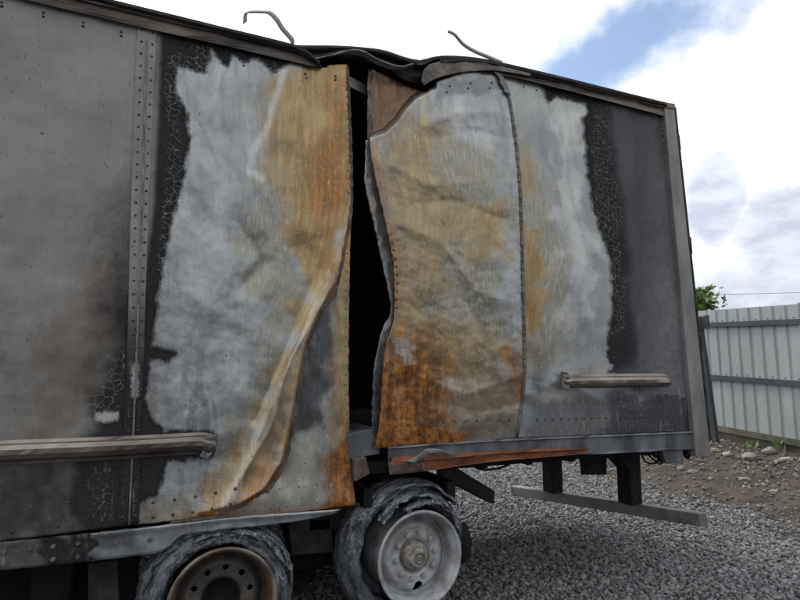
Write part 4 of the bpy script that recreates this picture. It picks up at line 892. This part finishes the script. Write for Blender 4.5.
for sx in (-2.4, 4.6, 7.0):
    MB().beam(fpt(sx, -0.3, 0.10), fpt(sx, 2.2, 0.10), 0.07, 0.07, up=(0, 1, 0)).build('fence_post', M['fence_rail'], fence)
A1, A2 = at_depth(699, 320, 9.95), at_depth(716, 440, 9.7); o = MB().beam(A2+np.array([0, 0, -0.1]), A1, 0.085, 0.085, up=(0, 1, 0)).build('fence_post', M['fence_rail'], fence); o['label'] = 'leaning dark steel post'
A1, A2 = at_depth(699, 323, 9.85), at_depth(706, 321, 10.1); MB().beam(A1, A2, 0.12, 0.22, up=(0, 0, 1)).build('post_bracket', M['fence_rail'], fence)

# ------------------------------------------------------------------ tree behind the fence
def leaf_material():
    m, g, b = new_mat('spring_green_leaves'); p = g.obj(); n = g.noise(p, 3.5, 3, 0.6); n2 = g.noise(p, 25, 2, 0.5)
    c = g.mix(g.ss(n, 0.3, 0.7), (0.085, 0.150, 0.035), (0.180, 0.270, 0.075)); c = g.mix(g.mul(g.ss(n2, 0.5, 0.7), 0.5), c, (0.19, 0.27, 0.08))
    out_mat(g, b, c, 0.6); b.inputs['Transmission Weight'].default_value = 0.0; b.inputs['Subsurface Weight'].default_value = 0.0; return m
M['leaf'] = leaf_material(); M['bark'] = simple('brown_bark', (0.10, 0.075, 0.05), 0.9, 0, 0.4, 12, 0.6)
def make_tree(px, py_top, depth, spread, nleaf, label, base):
    top = at_depth(px, py_top, depth); x, y = float(top[0]), float(top[1]); zt = float(top[2]); zb = base
    t = thing('leafy_tree', label, 'tree', (x, y, zb)); H = zt-zb
    mb = MB(); mb.tube([(x, y, zb-0.1), (x+0.05, y, zb+H*0.3), (x-0.03, y, zb+H*0.6), (x, y, zb+H*0.85)], [0.11, 0.09, 0.06, 0.02], 8)
    tips = []
    for k in range(16):
        a = k*2.4; h0 = zb+H*(0.35+0.5*k/16); r = spread*(0.55+0.45*random.random())*(1-0.35*k/16); z1 = h0+H*0.16+random.random()*0.25
        tip = (x+r*math.cos(a), y+r*math.sin(a), min(z1, zt-0.1)); mb.tube([(x, y, h0), ((x+tip[0])/2, (y+tip[1])/2, (h0+tip[2])/2+0.05), tip], [0.035, 0.02, 0.006], 5); tips.append(tip)
    mb.build('trunk', M['bark'], t, True)
    C_ = []
    for k in range(nleaf):
        tp = tips[k % len(tips)] if k % 7 else (x, y, zt-0.25); q = random.random()**0.6
        C_.append((x+(tp[0]-x)*(0.35+0.75*q)+random.gauss(0, 0.13), y+(tp[1]-y)*(0.35+0.75*q)+random.gauss(0, 0.13), tp[2]+random.gauss(0, 0.15)))
    C_ = np.array(C_); C_[:, 2] = np.minimum(C_[:, 2], zt+0.02*RNG.normal(size=len(C_))); n = len(C_)
    d = RNG.normal(size=(n, 3)); d /= np.linalg.norm(d, axis=1)[:, None]; e = RNG.normal(size=(n, 3)); e -= d*(e*d).sum(1)[:, None]; e /= np.linalg.norm(e, axis=1)[:, None]
    L = (0.05+0.04*RNG.random(n))[:, None]; V = np.stack([C_-d*L, C_+e*L*0.5, C_+d*L, C_-e*L*0.5], 1).reshape(-1, 3)
    mesh_obj('crown', V, np.arange(4*n).reshape(-1, 4), M['leaf'], t)
make_tree(699, 289, 12.2, 0.34, 1000, 'bright green leafy tree top showing over the fence beside the trailer', 0.6)

# weeds at the foot of the fence
def weed(s, off, h, label):
    b0 = fpt(s, 0, off); b0[2] = float(ground_z(np.array(b0[0]), np.array(b0[1])))-0.01; V = []; F = []
    for k in range(26):
        a = random.random()*6.28; ln = h*random.uniform(0.5, 1.0); sp = random.uniform(0.15, 0.6)*ln; w = random.uniform(0.008, 0.016); dx, dy = math.cos(a), math.sin(a); j = len(V)
        o0 = np.array([random.gauss(0, 0.04), random.gauss(0, 0.04), 0]); wv = np.array([-dy, dx, 0])*w
        p0 = b0+o0; p1 = p0+np.array([dx*sp*0.4, dy*sp*0.4, ln*0.6]); p2 = p0+np.array([dx*sp, dy*sp, ln])
        V += [p0-wv, p0+wv, p1+wv*0.9, p1-wv*0.9, p2]; F += [(j, j+1, j+2, j+3), (j+3, j+2, j+4)]
    o = mesh_obj('weed', V, F, M['leaf'], None); o['label'] = label; o['category'] = 'weed'; o['group'] = 'weeds at the fence foot'
weed(0.25, 0.16, 0.26, 'taller green weed growing against the fence near the right edge')
weed(0.72, 0.18, 0.12, 'small low weed at the fence foot among the rubble')

# overhead cable far behind the fence
c0, c1 = at_depth(400, 297, 60), at_depth(1050, 283, 60); pts = [c0*(1-t)+c1*t+np.array([0, 0, -1.6*4*t*(1-t)*0.3]) for t in np.linspace(0, 1, 24)]
o = MB().tube(pts, 0.022, 6).build('overhead_cable', M['black_steel'], None, True); o['label'] = 'thin dark overhead cable crossing the sky above the fence'; o['category'] = 'cable'

# ------------------------------------------------------------------ gravel and rubble
def stone_material(name, dark, light, warm):
    m, g, b = new_mat(name); p = g.obj(); t = g.attr('tint'); n = g.noise(p, 45, 5, 0.6)
    c = g.mix(t, dark, light); c = g.mix(g.ss(g.attr('warm'), 0.86, 0.95), c, warm); c = g.mix(g.mul(g.ss(n, 0.5, 0.75), 0.4), c, dark)
    out_mat(g, b, c, 0.9, 0, g.bump(n, 0.35, 0.006)); return m
M['stone'] = stone_material('crushed_blue_grey_stone', (0.070, 0.073, 0.080), (0.285, 0.290, 0.303), (0.23, 0.212, 0.19))
M['rubble'] = stone_material('pale_dusty_rubble', (0.10, 0.085, 0.070), (0.31, 0.29, 0.26), (0.13, 0.10, 0.075))
def ico():
    t = (1+5**0.5)/2; V = np.array([(-1, t, 0), (1, t, 0), (-1, -t, 0), (1, -t, 0), (0, -1, t), (0, 1, t), (0, -1, -t), (0, 1, -t), (t, 0, -1), (t, 0, 1), (-t, 0, -1), (-t, 0, 1)]); V = V/np.linalg.norm(V[0])
    F = np.array([(0, 11, 5), (0, 5, 1), (0, 1, 7), (0, 7, 10), (0, 10, 11), (1, 5, 9), (5, 11, 4), (11, 10, 2), (10, 7, 6), (7, 1, 8), (3, 9, 4), (3, 4, 2), (3, 2, 6), (3, 6, 8), (3, 8, 9), (4, 9, 5), (2, 4, 11), (6, 2, 10), (8, 6, 7), (9, 8, 1)])
    return V, F
IV, IF = ico()
def stones(x, y, size, lift=0.25):
    n = len(x); z = ground_z(x, y)
    V = IV[None]*(1+0.42*RNG.normal(size=(n, 12, 1)).clip(-1.3, 1.3)); V = V*np.stack([np.ones(n), 0.55+0.4*RNG.random(n), 0.45+0.35*RNG.random(n)], 1)[:, None]
    a = RNG.random(n)*6.283; tl = RNG.normal(size=n)*0.5; ca, sa, ct, st = np.cos(a), np.sin(a), np.cos(tl), np.sin(tl)
    X = V[..., 0]*ct[:, None]-V[..., 2]*st[:, None]; Zz = V[..., 0]*st[:, None]+V[..., 2]*ct[:, None]; Y = V[..., 1]
    W = np.stack([X*ca[:, None]-Y*sa[:, None], X*sa[:, None]+Y*ca[:, None], Zz], -1)*size[:, None, None]
    return W + np.stack([x, y, z+size*lift], 1)[:, None]
def in_view(x, y, z, m=60):
    d = np.stack([x, y, z], -1)-CAM; w = d@FW; px = 400+FPX*(d@RT)/w; py = 300-FPX*(d@UP)/w
    return (w > 0.3) & (px > 330-m) & (px < 800+m) & (py < 600+m)
def gravel():
    parts = []
    for (st, lo, hi, seed) in ((0.031, 0.012, 0.025, 1), (0.070, 0.019, 0.032, 2)):
        gx, gy = np.meshgrid(np.arange(0.2, 10.5, st), np.arange(-1.6, 11.0, st)); x = gx.ravel()+RNG.normal(size=gx.size)*st*0.35; y = gy.ravel()+RNG.normal(size=gx.size)*st*0.35
        k = in_view(x, y, 0*x); x, y = x[k], y[k]; far = np.hypot(x, y+3.5)
        d = fence_d(x, y) + 0.25*fbm(x*1.1, y*1.1, 3, 4)
        keep = (RNG.random(len(x)) < sstep(d, 2.3, 3.3)*0.98 + 0.05) & (RNG.random(len(x)) < np.interp(far, [6, 9, 14], [1, 0.8, 0.5])) & (d > 0.1)
        x, y, far = x[keep], y[keep], far[keep]; s = (lo+(hi-lo)*RNG.random(len(x))**1.6)*np.interp(far, [6, 9, 14], [1, 1.12, 1.35]); parts.append(stones(x, y, s, 0.2 if seed == 1 else 0.45))
    V = np.concatenate(parts); n = len(V); t = np.repeat(np.clip(RNG.beta(1.5, 2.4, n), 0, 1), 12); wm = np.repeat(RNG.random(n), 12)
    o = mesh_obj('gravel', V.reshape(-1, 3), (np.arange(n)[:, None, None]*12+IF[None]).reshape(-1, 3), M['stone'], None, False, {'tint': t, 'warm': wm})
    o['kind'] = 'stuff'; o['label'] = 'loose blue-grey crushed stone covering the yard'; o['category'] = 'gravel'; print('gravel stones', n)
gravel()
def rubble_bits():
    n = 2200; s = RNG.uniform(-1.5, 4.5, n); d = np.abs(RNG.normal(size=n))*1.0+0.12; x = FENCE_NEAR[0]+fdir[0]*s+fnor[0]*d; y = FENCE_NEAR[1]+fdir[1]*s+fnor[1]*d
    sz = 0.010+0.028*RNG.random(n)**2.5; V = stones(x, y, sz, 0.3); m = len(V)
    o = mesh_obj('soil_rubble', V.reshape(-1, 3), (np.arange(m)[:, None, None]*12+IF[None]).reshape(-1, 3), M['rubble'], None, False, {'tint': np.repeat(RNG.random(m), 12), 'warm': np.repeat(RNG.random(m)*1.3, 12)})
    o['kind'] = 'stuff'; o['label'] = 'small stones and clods strewn over the brown soil bank'; o['category'] = 'rubble'
rubble_bits()
def ground_hit(px, py):
    d = ray(np.array(float(px)), np.array(float(py)))
    for t in np.arange(3, 16, 0.02):
        q = CAM+d*t
        if q[2] <= ground_z(np.array(q[0]), np.array(q[1])): return q
    return CAM+d*12
ROCKS = [(749, 459, 0.15, 'largest pale rock on the soil bank below the fence'), (745, 481, 0.10, 'angular pale rock lying alone in the middle of the brown soil'), (727, 455, 0.10, 'pale rock left of the largest one at the fence foot'),
         (769, 452, 0.13, 'broad pale rock at the fence foot right of the largest one'), (786, 461, 0.10, 'greyish rock near the right edge under the weed'), (716, 451, 0.08, 'small pale rock just right of the trailer corner post'),
         (693, 473, 0.08, 'pale rock on the soil just below the trailer corner'), (681, 469, 0.08, 'dusty rock beneath the hanging lamp bracket'), (775, 492, 0.06, 'small pale stone on the right of the soil bank'), (758, 447, 0.08, 'rock tucked against the fence kickboard'),
         (795, 451, 0.09, 'rock at the far right edge by the fence'), (749, 524, 0.05, 'little pale stone where the soil meets the gravel')]
for (px, py, r, lab) in ROCKS:
    q = ground_hit(px, py); import bmesh
    bm = bmesh.new(); bmesh.ops.create_icosphere(bm, subdivisions=3, radius=1.0); sx, sy, sz = random.uniform(0.8, 1.1), random.uniform(0.6, 0.85), random.uniform(0.45, 0.65); a = random.random()*6
    pl = [(Vector((random.gauss(0, 1), random.gauss(0, 1), random.gauss(0, 1))).normalized(), random.uniform(0.62, 0.85)) for _ in range(9)]
    for v in bm.verts:
        c = v.co.copy()
        for nrm, dd in pl:
            e = c.dot(nrm)-dd
            if e > 0: c -= nrm*e
        c *= 1+0.05*float(fbm(np.array(c.x*3+a), np.array(c.y*3+c.z*2), 3, 3)); v.co = (c.x*sx*r, c.y*sy*r, c.z*sz*r)
    me = bpy.data.meshes.new('rock'); bm.to_mesh(me); bm.free()
    for nm, val in (('tint', random.uniform(0.4, 0.9)), ('warm', random.random()*0.9)):
        at = me.attributes.new(nm, 'FLOAT', 'POINT'); at.data.foreach_set('value', np.full(len(me.vertices), val, np.float32))
    me.materials.append(M['rubble']); o = bpy.data.objects.new('rock', me); COL.objects.link(o); o.location = (float(q[0]), float(q[1]), float(q[2])+r*0.12); o.rotation_euler = (0, 0, a)
    o['label'] = lab; o['category'] = 'rock'; o['group'] = 'rocks on the soil bank by the fence'
